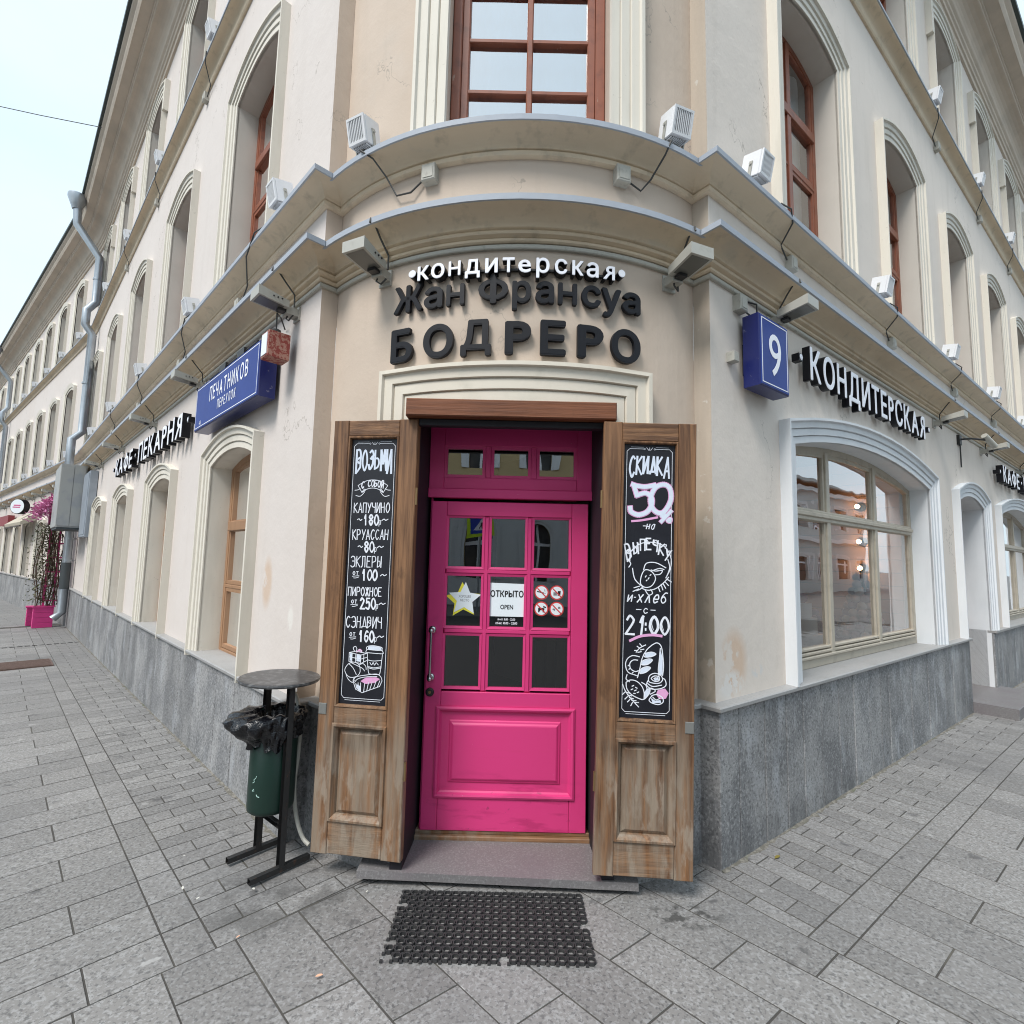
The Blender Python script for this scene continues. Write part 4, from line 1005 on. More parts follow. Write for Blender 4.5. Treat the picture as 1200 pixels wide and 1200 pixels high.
# black and white letters over the door
t1 = thing('shop_sign_lettering', 'big black three dimensional letters БОДРЕРО under Жан Франсуа, over the pink door', 'sign', tuple(FC.P(0, .05, 2.7)))
RB, RZ, RK = 1.755, 1.755, 1.795
def place(ch, th, wdeg, base, sy, parent, bold, s0, dp, m, Rf, hv=0.0):
    u = rad(th) * RC; M = FC.M(u, s0, base); wd = 2 * Rf * math.sin(rad(wdeg) / 2)
    return letter(ch, M, wd, sy, dp, m, parent, bold, hv=hv)
for ch, (th, wd) in zip('БОДРЕРО', [(-24.1, 4.7), (-16.5, 5.8), (-9.4, 5.5), (-1.9, 4.6), (4.3, 4.5), (11.1, 4.8), (18.0, 5.9)]):
    sy = .198 / (.728 if ch not in 'О' else .75); base = 2.694
    if ch == 'Д': base = 2.722; sy = .172 / .728
    place(ch, th, wd, base + .014, sy * .91, t1, 0, .012, .024, M_letK, RB, .030)
for ch, (th, wd) in zip('ЖанФрансуа', [(-23.1, 6.2), (-17.8, 3.7), (-13.5, 3.4), (-6.5, 5.4), (-1.4, 3.4), (2.7, 3.3), (6.8, 3.4), (11.2, 3.6), (15.1, 3.8), (19.2, 3.7)]):
    place(ch, th, wd, 2.996, .148 / .728, t1, 0, .012, .022, M_letK, RZ, .028)
t2 = thing('confectionery_sign_lettering', 'small white lowercase letters with black sides spelling кондитерская between two dots', 'sign', tuple(FC.P(0, .08, 3.15)))
for ch, (th, wd) in zip('•кондитерская•', [(-21.9, 1.6), (-19.6, 2.4), (-16.7, 2.7), (-13.5, 2.3), (-10.2, 2.8), (-6.8, 2.3), (-3.8, 2.2), (-1.0, 2.3), (2.2, 2.4), (5.4, 2.3), (8.4, 2.1), (11.1, 2.3), (14.2, 2.3), (16.7, 1.4)]):
    sy = .084 / .542; base = 3.143
    if ch == '•': sy = .12 / .728; base = 3.137
    b = place(ch, th, wd * .97, base + .006, sy * .95, t2, 0, .012, .042, M_letS, RK, .024)
    place(ch, th, wd * .95, base + .006, sy * .95, b, 0, .0542, .003, M_letW, RK, .016).name = 'letter_face'
# raceway behind the small letters
rc = MB(); us = [rad(-20.8 + 36.5 * i / 16) * RC for i in range(17)]
for z0, z1, s0, s1 in ((3.178, 3.19, .002, .02),):
    rc.grid([[FC.P(u, s0, z0) for u in us], [FC.P(u, s1, z0) for u in us], [FC.P(u, s1, z1) for u in us], [FC.P(u, s0, z1) for u in us]])
rc.build('raceway', M_iron, t2)

def straight_sign(fr, txt, ua, ub, base, hcap, s0, dp, parent, cap_bold=.0):
    """letters spread over ua..ub in reading order (viewer's left to right)"""
    ww = [.62 if c_ == '·' else adv(c_) for c_ in txt]; g = .13; tot = sum(ww) + g * (len(txt) - 1); k = (ub - ua) / tot; x = 0
    for c_, w_ in zip(txt, ww):
        u = ua + (x + w_ / 2) * k
        M = fr.M(u, s0, base); sy = hcap / .728
        if c_ == '·':
            mb = MB(); mb.box(fr, u - .028, u + .028, s0, s0 + dp, base + hcap * .40, base + hcap * .62); b = mb.build('dot', M_letS, parent)
            mb = MB(); mb.tube([fr.P(u, s0 + dp + .001, base + hcap * .51), fr.P(u, s0 + dp + .004, base + hcap * .51)], .021, 12); mb.build('letter_face', M_letW, b)
        else:
            b = letter(c_, M, abs(w_ * k), sy, dp, M_letS, parent, 0, hv=.017)
            letter(c_, M, abs(w_ * k) * .96, sy * .985, .003, M_letW, b, 0, name='letter_face', z0=dp + .0015, hv=.014)
        x += w_ + g
t3 = thing('wall_sign_lettering', 'long row of white faced black letters КОНДИТЕРСКАЯ above the big white framed shop window', 'sign', tuple(FR.P(2.3, .06, 3.0)))
straight_sign(FR, '·КОНДИТЕРСКАЯ·', .90, 4.02, 2.945, .240, .03, .05, t3)
t4 = thing('wall_sign_lettering', 'white faced black letters КАФЕ·ПЕКАРНЯ on the left street wall, beyond the blue street sign', 'sign', tuple(FL.P(5, .06, 2.9)))
straight_sign(FL, '·КАФЕ·ПЕКАРНЯ·', 7.35, 2.50, 2.785, .255, .03, .075, t4)
t5 = thing('wall_sign_lettering', 'white faced black letters КАФЕ·ПЕКАРНЯ at the far right edge, past the side door', 'sign', tuple(FR.P(9, .06, 2.95)))
straight_sign(FR, '·КАФЕ·ПЕКАРНЯ·', 7.0, 11.0, 2.91, .235, .03, .075, t5)

# blue street name box on the left wall
def boxsign(fr, u0, u1, z0, z1, s0, s1, parent, edge=.012):
    c = MB(); c.cbox(fr, u0, u1, s0, s1, z0, z1, .006); b = c.build('housing', M_blueD, parent)
    c = MB(); c.cbox(fr, u0 + .008, u1 - .008, s1 - .001, s1 + .003, z0 + .008, z1 - .008, .002); c.build('face_plate', M_blue, parent)
    e = MB(); a = .022
    for (p0, p1, q0, q1) in ((u0 + a, u1 - a, z0 + a, z0 + a + .006), (u0 + a, u1 - a, z1 - a - .006, z1 - a), (u0 + a, u0 + a + .006, z0 + a + .006, z1 - a - .006), (u1 - a - .006, u1 - a, z0 + a + .006, z1 - a - .006)):
        e.box(fr, p0, p1, s1 + .003, s1 + .0042, q0, q1)
    e.build('white_edging', M_letW, parent)
st_ = thing('street_name_sign', 'blue box sign ПЕЧАТНИКОВ ПЕРЕУЛОК on the left wall above the nearest window', 'sign', tuple(FL.P(1.35, .08, 2.9)))
boxsign(FL, .60, 2.20, 2.70, 3.105, .03, .145, st_)
c = MB(); M = FL.M(1.30, .149, 2.70)
text_mb(c, 'ПЕЧАТНИКОВ', M, 0, .20, .125, .66, .30, .0012, .012, center=True); text_mb(c, 'ПЕРЕУЛОК', M, 0, .09, .075, .66, .34, .0012, .010, center=True)
text_mb(c, '←1', M, -.80 + .06, .035, .045, .8, .1, .001); c.build('lettering', M_letW, st_)
c = MB()
for u in (.85, 1.35, 1.85): c.tube([FL.P(u, .0, 3.16), FL.P(u, .10, 3.16), FL.P(u, .10, 3.105)], .008, 6)
c.tube([FL.P(.8, .10, 3.16), FL.P(2.0, .10, 3.16)], .010, 6)
for u in (1.05, 1.5): c.box(FL, u, u + .16, .05, .12, 3.135, 3.185)
c.build('bracket', M_iron, st_)
ns_ = thing('house_number_sign', 'blue box sign with a white number 9 on the right wall beside the corner', 'sign', tuple(FR.P(.45, .08, 2.9)))
boxsign(FR, .315, .685, 2.70, 3.155, .03, .135, ns_)
c = MB(); v, f, a, b = glyph('9', .1, .0); M = FR.M(.50, .139, 2.79); c.add([M @ Vector(((p[0] - (a + b) / 2) * .36, p[1] * .39, (p[2] + .5) * .001)) for p in v], f); c.build('lettering', M_letW, ns_)
c = MB(); c.box(FR, .36, .43, .0, .03, 2.80, 3.0); c.tube([FR.P(.40, .08, 3.155), FR.P(.40, .08, 3.25), FR.P(.3, .01, 3.28)], .006, 6); c.build('bracket', M_iron, ns_)
jb_ = MB(); jb_.cbox(FR, .175, .235, 0, .05, 2.84, 2.90); tag(jb_.build('junction_box', M_boxj), 'tiny grey junction box at the left side of the number 9 sign', 'junction box')
# red lamp box
rl = thing('street_sign_lamp', 'flaking red box lamp with a white glass end, between blue street sign and corner', 'lamp', tuple(FL.P(.42, .1, 3.0)))
c = MB(); c.cbox(FL, .33, .455, .05, .19, 2.90, 3.075, .004); c.build('housing', M_red, rl)
c = MB(); c.box(FL, .4551, .46, .07, .175, 2.92, 3.055); c.box(FL, .345, .44, .1901, .194, 2.915, 3.06); c.build('glass_end', M_frost, rl)
c = MB(); c.tube([FL.P(.40, .12, 3.075), FL.P(.40, .12, 3.11)], .03, 8); c.tube([FL.P(.40, .12, 3.11), FL.P(.38, .13, 3.22), FL.P(.5, .06, 3.25), FL.P(.55, .01, 3.2)], .005, 6); c.build('cable', M_cable, rl)

# ------------------------------------------------------------------ lamps
# flood light modelled about its own origin: x right, y towards the street, z up
class Loc:
    @staticmethod
    def P(u, s, z): return Vector((u, s, z))
SC = .88
def frm(fr, u, s, z, yaw=0.0, tilt=0.0):
    m = fr.M(u, s, z)      # x right, y up, z street
    R_ = Matrix(((1, 0, 0, 0), (0, 0, 1, 0), (0, 1, 0, 0), (0, 0, 0, 1)))
    mm = m @ R_; mm = mm @ Matrix.Diagonal((SC, SC, SC, 1)); return mm @ Matrix.Rotation(yaw, 4, 'Z') @ Matrix.Rotation(tilt, 4, 'X')
def make_flood():
    o = bpy.data.objects.new('floodlight', None); COL.objects.link(o)
    c = MB(); c.cbox(Loc, -.075, .075, -.07, .07, -.005, .165, .008); c.build('housing', M_white, o)
    g = MB(); g.box(Loc, -.062, .062, .0701, .0706, .012, .150); g.box(Loc, -.062, .062, -.055, .055, -.0062, -.0055); g.build('lamp_lens', M_lens, o)
    g = MB()
    for i in range(9): x = -.056 + .014 * i; g.box(Loc, x - .0028, x + .0028, .0707, .082, .012, .150)
    for i in range(9): x = -.056 + .014 * i; g.box(Loc, x - .0028, x + .0028, -.055, .06, -.016, -.0063)
    g.box(Loc, -.075, .075, .0705, .084, .150, .165); g.box(Loc, -.075, .075, .0705, .084, -.005, .012); g.box(Loc, -.075, -.062, .0707, .084, .0122, .1498); g.box(Loc, .062, .075, .0707, .084, .0122, .1498)
    g.build('louvre', M_white, o)
    b = MB(); b.box(Loc, -.02, .02, -.04, .0, -.05, -.006); b.box(Loc, -.083, -.0755, -.012, .012, -.04, .10); b.box(Loc, .0755, .083, -.012, .012, -.04, .10); b.box(Loc, -.083, .083, -.012, .012, -.045, -.038)
    b.tube([(-.0756, 0, .08), (-.092, 0, .08)], .009, 8); b.tube([(.0756, 0, .08), (.092, 0, .08)], .009, 8); b.build('bracket', M_grey, o)
    return o
flood = make_flood(); used = [False]
def put_flood(mw, label, group=None):
    if not used[0]:
        used[0] = True; flood.matrix_world = mw; tag(flood, label, 'floodlight', group or 'white box floodlights on the ledges'); return flood
    return tag(copy_tree(flood, mw, label, group or 'white box floodlights on the ledges'), cat='floodlight')
nn = ['nearest', 'second', 'third', 'fourth', 'fifth', 'sixth', 'seventh', 'eighth', 'ninth']
zf = 4.06
put_flood(frm(FC, rad(-33.5) * RC, .10, zf, rad(-6), rad(-14)), 'white louvred floodlight on the rounded corner ledge, left of the upper window')
put_flood(frm(FC, rad(27.0) * RC, .10, zf, rad(6), rad(-14)), 'white louvred floodlight on the rounded corner ledge, right of the upper window')
for i, u in enumerate([.50, 2.85, 5.45, 8.05, 10.65]):
    put_flood(frm(FL, u, .10, zf, 0, rad(-12)), f'white floodlight on the lower ledge of the left wall, {nn[i]} from the corner')
for i, u in enumerate([.37, 2.58, 4.78, 6.95, 9.1, 11.3, 13.5]):
    put_flood(frm(FR, u, .10, zf, 0, rad(-12)), f'white floodlight on the lower ledge of the right wall, {nn[i]} from the corner')
for i, u in enumerate([2.95, 5.55, 8.15, 10.75]):
    put_flood(frm(FL, u, .09, 7.28, 0, rad(-12)), f'white floodlight high on the top ledge, left wall, {nn[i]} from the corner')
for i, u in enumerate([4.78, 6.95, 9.1, 11.3]):
    put_flood(frm(FR, u, .09, 7.28, 0, rad(-12)), f'white floodlight high on the top ledge, right wall, {nn[i]} from the corner')
for k, z in enumerate((zf, 7.28)):
    for i in range(6):
        put_flood(frm(FB, .7 + 2.15 * i, .10, z, 0, rad(-12)), ('tiny white floodlight on the lower ledge' if k == 0 else 'tiny white floodlight on the upper ledge') + f' far left, {nn[i]} beyond the downpipe',
                  'far floodlights on the lower ledge' if k == 0 else 'far floodlights on the upper ledge')
# flat grey spotlights under the lower cornice
def make_spot():
    o = bpy.data.objects.new('spotlight', None); COL.objects.link(o)
    c = MB(); c.box(Loc, -.05, .05, 0, .014, -.055, .05); c.cbox(Loc, -.042, .042, .0142, .10, -.03, .028, .004); c.build('wall_bracket', M_grey, o)
    c = MB(); a = [(-.075, .095, .0), (.075, .095, .0), (.086, .315, .022), (-.086, .315, .022)]; b = [(-.075, .095, .052), (.075, .095, .052), (.086, .315, .092), (-.086, .315, .092)]
    c.hexa([Vector(p) for p in a] + [Vector(p) for p in b]); c.build('lamp_head', M_grey, o)
    c = MB(); c.add([(-.060, .125, .0018), (.060, .125, .0018), (.068, .300, .0192), (-.068, .300, .0192)], [(0, 1, 2, 3)]); c.build('lamp_lens', M_lens, o)
    c = MB()
    for k in range(3):
        b_ = MB(); b_.tube([(.079, .15 + .03 * k, .045), (.086, .15 + .03 * k, .045)], .006, 6); b_.build('bolt', M_iron, o)
    c.box(Loc, -.03, .03, .09, .15, -.018, .0025); c.build('hinge_block', M_iron, o)
    c = MB(); c.tube([(.05, .05, .03), (.055, .055, .12), (.04, .12, .20), (.035, .175, .265), (.035, .215, .28), (.035, .22, .25)], .0065, 6); c.tube([(.04, .05, -.03), (.02, .075, -.075), (-.015, .08, -.05), (-.01, .07, -.02)], .006, 6); c.build('cable', M_cable, o)
    return o
spot = make_spot(); su = [False]; SC = .9
def put_spot(mw, label, group='grey spotlights under the lower cornice'):
    if not su[0]:
        su[0] = True; spot.matrix_world = mw; return tag(spot, label, 'spotlight', group)
    return tag(copy_tree(spot, mw, label, group), cat='spotlight')
zs_ = 3.245
put_spot(frm(FC, rad(-29.5) * RC, .0, zs_, rad(-4)), 'flat grey spotlight under the cornice, left of the white кондитерская letters')
put_spot(frm(FC, rad(28.6) * RC, .0, zs_, rad(6)), 'flat grey spotlight under the cornice, right of the white кондитерская letters')
for i, u in enumerate([.36, 2.55, 4.75, 7.1, 9.4]):
    put_spot(frm(FL, u, .0, zs_), ['flat grey spotlight above the red lamp box on the left wall', 'flat grey spotlight between blue street sign and КАФЕ·ПЕКАРНЯ letters', 'flat grey spotlight above the middle of the left КАФЕ·ПЕКАРНЯ letters',
             'flat grey spotlight above the far end of the left КАФЕ·ПЕКАРНЯ letters', 'flat grey spotlight under the left cornice near the grey cabinets'][i])
for i, u in enumerate([.72, 4.45, 6.6, 9.0, 11.4]):
    put_spot(frm(FR, u, .0, zs_), ['flat grey spotlight under the right cornice above the number 9 sign', 'flat grey spotlight just past the Я of the right КОНДИТЕРСКАЯ letters', 'flat grey spotlight beside the surveillance camera on the right wall',
             'flat grey spotlight above the far right КАФЕ·ПЕКАРНЯ letters', 'flat grey spotlight at the far end of the right cornice'][i])
for i in range(8):
    put_spot(frm(FB, 1.0 + 1.5 * i, .0, zs_), f'tiny grey spotlight under the far left cornice, {nn[i]} beyond the downpipe', 'far spotlights under the cornice')
# junction boxes and cables on the frieze
def jbox(fr, u, z, label, cable, q=0.0):
    o = thing('junction_box', label, 'junction box', tuple(fr.P(u, q + .03, z)), 'grey junction boxes on the frieze')
    c = MB(); c.cbox(fr, u - .042, u + .042, q, q + .055, z - .05, z + .05, .005); c.box(fr, u - .03, u + .03, q + .055, q + .058, z - .035, z + .025); c.build('case', M_boxj, o)
    if cable:
        c = MB(); c.tube([fr.P(*p) for p in cable], .0055, 6); c.build('cable', M_cable, o)
    return o
uA, uB = rad(-19.6) * RC, rad(17.2) * RC
jbox(FC, uA, 3.80, 'grey junction box on the frieze, left above the door letters', [(uA - .05, .02, 3.78), (uA - .12, .03, 3.72), (uA - .22, .03, 3.73), (uA - .28, .06, 3.85), (uA - .32, .13, 3.93), (uA - .38, .17, 3.98), (uA - .40, .12, 4.03)])
jbox(FC, uB, 3.80, 'grey junction box on the frieze, right above the door letters', [(uB + .05, .02, 3.78), (uB + .12, .03, 3.74), (uB + .18, .04, 3.82), (uB + .21, .13, 3.92), (uB + .22, .17, 3.98), (uB + .24, .12, 4.03)])
for uu, nm in ((uA, 'left'), (uB, 'right')):
    c = MB(); c.cbox(FC, uu - .045, uu + .045, .02, .09, 3.52, 3.575, .004); tag(c.build('junction_box', M_boxj), f'pale square box standing on the lower flashing, {nm} one of two', 'junction box')
for i, u in enumerate([1.02, 3.1, 5.3, 7.4]):
    jbox(FR, u, 3.78, f'grey junction box under the upper right cornice, {nn[i]} to the corner', [(u - .05, .02, 3.80), (u - .16, .03, 3.86), (u - .22, .14, 3.94), (u - .30, .168, 3.99), (u - .34, .12, 4.04)])
for i, u in enumerate([1.6, 3.6, 6.0, 8.4]):
    jbox(FL, u, 3.74, f'grey junction box under the upper left cornice, {nn[i]} to the corner', [(u - .05, .02, 3.76), (u - .2, .03, 3.84), (u - .5, .14, 3.92), (u - .75, .168, 3.99), (u - .80, .12, 4.04)])
jbox(FR, .30, 3.24, 'grey junction box under the cornice left above the number 9 sign', [(.34, .02, 3.22), (.36, .06, 3.17), (.40, .05, 3.12)])
for fr, us, sd in ((FR, (5.2, 7.4, 9.6), 'right'), (FL, (3.5, 6.1, 8.7), 'left')):
    for i, u in enumerate(us):
        jbox(fr, u, 6.98, f'small box under the top storey ledge on the {sd} wall, {nn[i]} to the corner', [(u - .04, .02, 6.97), (u - .2, .03, 7.0), (u - .35, .13, 7.1), (u - .4, .14, 7.2)])
# surveillance camera on the right wall
cv = thing('surveillance_camera', 'dark surveillance camera on a bracket above the side door on the right wall', 'camera', tuple(FR.P(5.6, .1, 3.2)))
c = MB(); c.tube([FR.P(5.45, 0, 3.23), FR.P(5.5, .12, 3.23), FR.P(5.75, .2, 3.24)], .012, 6); c.box(FR, 5.40, 5.5, 0, .03, 3.16, 3.28); c.tube([FR.P(5.45, .02, 3.2), FR.P(5.45, .02, 2.88)], .008, 6); c.build('bracket', M_iron, cv)
c = MB(); c.tube([FR.P(5.72, .2, 3.29), FR.P(5.90, .26, 3.17)], [.035, .035], 10); c.build('housing', M_grey, cv)

# ------------------------------------------------------------------ chalkboards
G = {'В': '00 09;~09 59 77 64 05;~05 66 73 62 00', 'О': '~49 17 04 12 40 72 84 77 49', 'З': '~18 49 77 55 35;~35 66 73 51 20 02', 'Ь': '09 00;~05 55 73 51 00',
     'М': '00 19 43 79 90', 'И': '09 00 79 70', 'С': '~78 49 17 04 12 40 72', 'Б': '79 09 00;~05 55 73 51 00', 'Й': '09 00 79 70;~2b 4a 6b', 'К': '09 00;79 05 80', 'А': '00 49 80;23 63',
     'П': '00 09 79 70', 'У': '09 44;89 20', 'Ч': '~09 06 45 75;79 70', 'Н': '09 00;79 70;05 75', 'Р': '00 09;~09 59 77 65 04', 'Э': '~08 39 78 84 71 30 01;35 85', 'Л': '~00 22 29;29 79 70',
     'Е': '79 09 00 70;05 55', 'Ы': '09 00;~05 45 53 41 00;79 70', 'Ж': '49 40;09 45 89;00 45 80', 'Д': '01 91;01 00;91 90;21 59 81', 'Т': '09 89;49 40', 'Х': '09 80;89 00',
     '1': '~26 38 49;49 40', '2': '~07 29 58 66 00;00 80', '5': '79 19 15;~15 56 73 50 01', '6': '~78 49 15 12 40 73 55 14', '8': '~45 17 49 77 45 13 40 73 45', '0': '~49 17 04 12 40 72 84 77 49',
     'и': '06 00 66 60', 'х': '06 60;66 00', 'л': '~00 12 36;36 60', 'е': '~03 63 56 26 03 20 61', 'б': '~68 38 05 02 30 62 35 04', 'н': '06 00;66 60;03 63', 'а': '~65 36 03 20 50 65;66 60', 'с': '~65 36 03 20 61',
     'р': '0c 06;~06 46 53 40 01', 'о': '~36 04 02 30 62 64 36', 'т': '06 66;36 30', '-': '~13 34 42 63', '~': '~13 34 52 83', ':': '42 41;45 44', '·': '43 44', 'у': '06 33;66 3c'}
HX = {**{str(i): i for i in range(10)}, 'a': 10, 'b': 11, 'c': -3}
def smooth_pts(pts, closed=False, n=5):
    if len(pts) < 3: return pts
    out = []; N = len(pts)
    cl = (Vector(pts[0]) - Vector(pts[-1])).length < 1e-6
    for i in range(N - 1):
        p0 = Vector(pts[i - 1]) if i > 0 else (Vector(pts[-2]) if cl else Vector(pts[0])); p1 = Vector(pts[i]); p2 = Vector(pts[i + 1])
        p3 = Vector(pts[i + 2]) if i + 2 < N else (Vector(pts[1]) if cl else Vector(pts[-1]))
        for k in range(n):
            t = k / n; out.append(tuple(.5 * ((2 * p1) + (p2 - p0) * t + (2 * p0 - 5 * p1 + 4 * p2 - p3) * t * t + (3 * p1 - p0 - 3 * p2 + p3) * t ** 3)))
    out.append(tuple(pts[-1])); return out
_rz = [0]
def ribbon(mb, M, pts, w_, z=.001, taper=False):
    z0_ = z
    P2 = [Vector(p) for p in pts]; n = len(P2)
    for i in range(n - 1):
        a, b = P2[i], P2[i + 1]; d = b - a
        if d.length < 1e-6: continue
        _rz[0] += 1; z = z0_ + .000012 * (_rz[0] % 60)
        d.normalize(); q = Vector((-d.y, d.x)) * w_ / 2; e = d * w_ * .35
        mb.add([M @ Vector((*(a - e + q), z)), M @ Vector((*(a - e - q), z)), M @ Vector((*(b + e - q), z)), M @ Vector((*(b + e + q), z))], [(0, 1, 2, 3)])
def chalk(mb, M, txt, x, y, w_, h, sw, slant=0.0, arch=0.0, hv=0.0, rise=0.0):
    """hand lettering: txt across width w_, height h, stroke sw; arch bends the baseline, hv makes end letters taller"""
    n = len(txt); cw = w_ / n
    rr = random.Random(hash(txt) % 1000 if False else sum(map(ord, txt)))
    for i, ch in enumerate(txt):
        if ch == ' ': continue
        t = (i + .5) / n * 2 - 1; yy = y + arch * (1 - t * t) + rise * t; hh = h * (1 + hv * (t * t)); yy -= h * hv * t * t * .7
        rot = rr.uniform(-.04, .04)
        for st_ in G[ch].split(';'):
            sm_ = st_.startswith('~'); pts = [(HX[q[0]], HX[q[1]]) for q in st_.lstrip('~').split()]
            if sm_: pts = smooth_pts(pts, n=4)
            pp = []
            for (a, b) in pts:
                lx = a / 9 * cw * .84 - cw * .40; ly = b / 9 * hh
                pp.append((x + (i + .5) * cw + lx + ly * slant - ly * rot, yy + ly + lx * rot))
            ribbon(mb, M, pp, sw * rr.uniform(.85, 1.15))
def board(name, label, F2, M0, b, seed):
    x0, x1, z0, z1 = b; w_, h_ = x1 - x0, z1 - z0
    c = MB(); c.box(F2, x0 - .01, x1 + .01, -.029, -.020, z0 - .01, z1 + .008)
    o = c.build(name, M_chalkb); tag(o, label, 'chalkboard')
    M = M0 @ Matrix.Translation((x0, z0, -.0195)); return o, M, w_, h_
def border(mb, M, w_, h_):
    a, b = .016, .026; k = .014
    pts = [(a, b + k), (a + k, b), (w_ - a - k, b), (w_ - a, b + k), (w_ - a, h_ - b - k), (w_ - a - k, h_ - b), (w_ * .62, h_ - b)]
    ribbon(mb, M, pts, .0026); ribbon(mb, M, [(w_ * .38, h_ - b), (a + k, h_ - b), (a, h_ - b - k), (a, b + k)], .0026)
    ribbon(mb, M, [(a + .02, b - .010), (w_ - a - .02, b - .010)], .002); ribbon(mb, M, [(a + .02, h_ - b + .009), (w_ * .38, h_ - b + .009)], .002); ribbon(mb, M, [(w_ * .62, h_ - b + .009), (w_ - a - .02, h_ - b + .009)], .002)
    cx = w_ / 2; y = h_ - b
    for dx in (-.016, 0, .016): ribbon(mb, M, [(cx + dx * .3, y - .006), (cx + dx, y + .008)], .003)
    for dx in (-.026, .026): ribbon(mb, M, smooth_pts([(cx + dx - .004, y), (cx + dx, y + .004), (cx + dx + .004, y), (cx + dx, y - .004), (cx + dx - .004, y)]), .002)
def art(mb, M, strokes, x, y, s, sw):
    """strokes: list of 'x,y x,y ...' in hundredths, ~ for smooth"""
    for st_ in strokes:
        sm_ = st_.startswith('~'); pts = [tuple(float(t) for t in q.split(',')) for q in st_.lstrip('~').split()]
        if sm_: pts = smooth_pts(pts)
        ribbon(mb, M, [(x + a * s / 100, y + b * s / 100) for a, b in pts], sw)
def fillp(mb, M, pts, x, y, s, z=.0006):
    P_ = [tuple(float(t) for t in q.split(',')) for q in pts.split()]
    mb.add([M @ Vector((x + a * s / 100, y + b * s / 100, z)) for a, b in P_], [tuple(range(len(P_)))])
# left board
o, M, w_, h_ = board('chalkboard', 'black chalkboard price list headed ВОЗЬМИ С СОБОЙ in the left wooden shutter', SL_F, SL_M, bL, 1)
c = MB(); border(c, M, w_, h_); c.build('chalk_border', M_chalk, o)
c = MB(); chalk(c, M, 'ВОЗЬМИ', .028, h_ - .172, w_ - .052, .100, .0105, hv=.38, arch=.008); c.build('chalk_lettering', M_chalkB, o)
c = MB()
chalk(c, M, 'С СОБОЙ', .066, h_ - .272, w_ - .135, .034, .0052, arch=.012, slant=.05)
yb_ = h_ - .30
art(c, M, ['~0,20 25,34 50,38 75,34 100,20', '~14,-2 30,8 50,12 70,8 86,-2', '0,20 14,-2', '100,20 86,-2', '~14,-2 22,8 26,5 14,-2', '~86,-2 78,8 74,5 86,-2', '~-10,5 0,6 8,10', '~110,5 100,6 92,10', '~24,0 10,-14 -6,-12', '~76,0 90,-14 106,-12'], .048, yb_ + .012, .168, .0034)
rowsL = [('КАПУЧИНО', .030, 0, .205, .052), ('КРУАССАН', .030, 0, .205, .052), ('ЭКЛЕРЫ', .028, 0, .178, .056), ('ПИРОЖНОЕ', .022, 0, .192, .044), ('СЭНДВИЧ', .020, 0, .204, .056)]
ys_ = [h_ - .400, h_ - .543, h_ - .688, h_ - .838, h_ - 1.002]
for (t_, xx, _, ww, hh), yy in zip(rowsL, ys_): chalk(c, M, t_, xx, yy, ww, hh, .0048, rise=.001)
for t_, yy, ot in (('180', ys_[0] - .066, 0), ('80', ys_[1] - .066, 0), ('100', ys_[2] - .068, 1), ('250', ys_[3] - .066, 1), ('160', ys_[4] - .070, 1)):
    n_ = len(t_); x_ = .088 if not ot else .094; x_ += .012 if n_ == 2 else 0
    chalk(c, M, t_, x_, yy, .030 * n_, .054, .0078); xe = x_ + .030 * n_
    if t_ != '100': chalk(c, M, 'р', xe - .003, yy + .004, .020, .030, .0036)
    ribbon(c, M, smooth_pts([(xe + .014, yy + .024), (xe + .026, yy + .032), (xe + .036, yy + .026), (xe + .048, yy + .032)]), .0045)
    if not ot: ribbon(c, M, smooth_pts([(x_ - .034, yy + .028), (x_ - .024, yy + .032), (x_ - .016, yy + .024), (x_ - .008, yy + .030)]), .0045)
    else:
        chalk(c, M, 'от', .044, yy + .026, .036, .026, .0036); ribbon(c, M, smooth_pts([(.042, yy + .018), (.060, yy + .020), (.080, yy + .022)]), .003); ribbon(c, M, smooth_pts([(.050, yy + .010), (.062, yy + .010), (.080, yy + .016)]), .003)
c.build('chalk_lettering', M_chalk, o)
c = MB(); s_ = .22; ax, ay = .024, .050
art(c, M, ['~62,102 78,104 98,101 100,96 97,93 62,94 58,97 62,102', '~60,94 57,88 62,86 100,85 103,89 100,93', '~61,86 63,60 67,36 74,33 90,33 97,36 100,60 102,85', '~62,68 80,66 101,69', '~63,52 80,49 100,53', '~64,49 80,46 100,50', '~69,62 74,56 78,62 82,56 86,62 92,57',
            '12,84 12,62 45,58 60,66', '12,84 30,88 58,84', '12,84 44,79 44,58', '44,79 60,84', '12,73 44,69 60,74', '20,82 20,61', '30,80 30,60', '52,82 52,63', '~26,88 22,96 28,100 32,94 30,88', '~34,88 38,92 44,90 46,86',
            '~8,52 2,40 8,28 20,22 36,26 44,38 40,54 28,60 16,58 8,52', '~12,56 24,46 34,30', '~20,58 36,52 50,46 56,40', '~6,30 12,18 24,10 30,16', '~40,54 50,58 58,52 60,44',
            '~26,14 34,24 60,30 88,34 100,28 104,18', '~30,10 40,20 64,26 90,28', '26,14 34,-6 52,-14', '104,18 98,4 52,-14', '36,-4 34,8', '42,-8 40,10', '48,-12 47,10', '56,-13 58,10', '64,-10 68,12', '72,-6 78,14', '82,-2 88,16', '92,2 98,18', '~34,24 28,20 26,14'], ax, ay + .035, s_ * .92, .0034)
c.build('chalk_drawing', M_chalk, o)
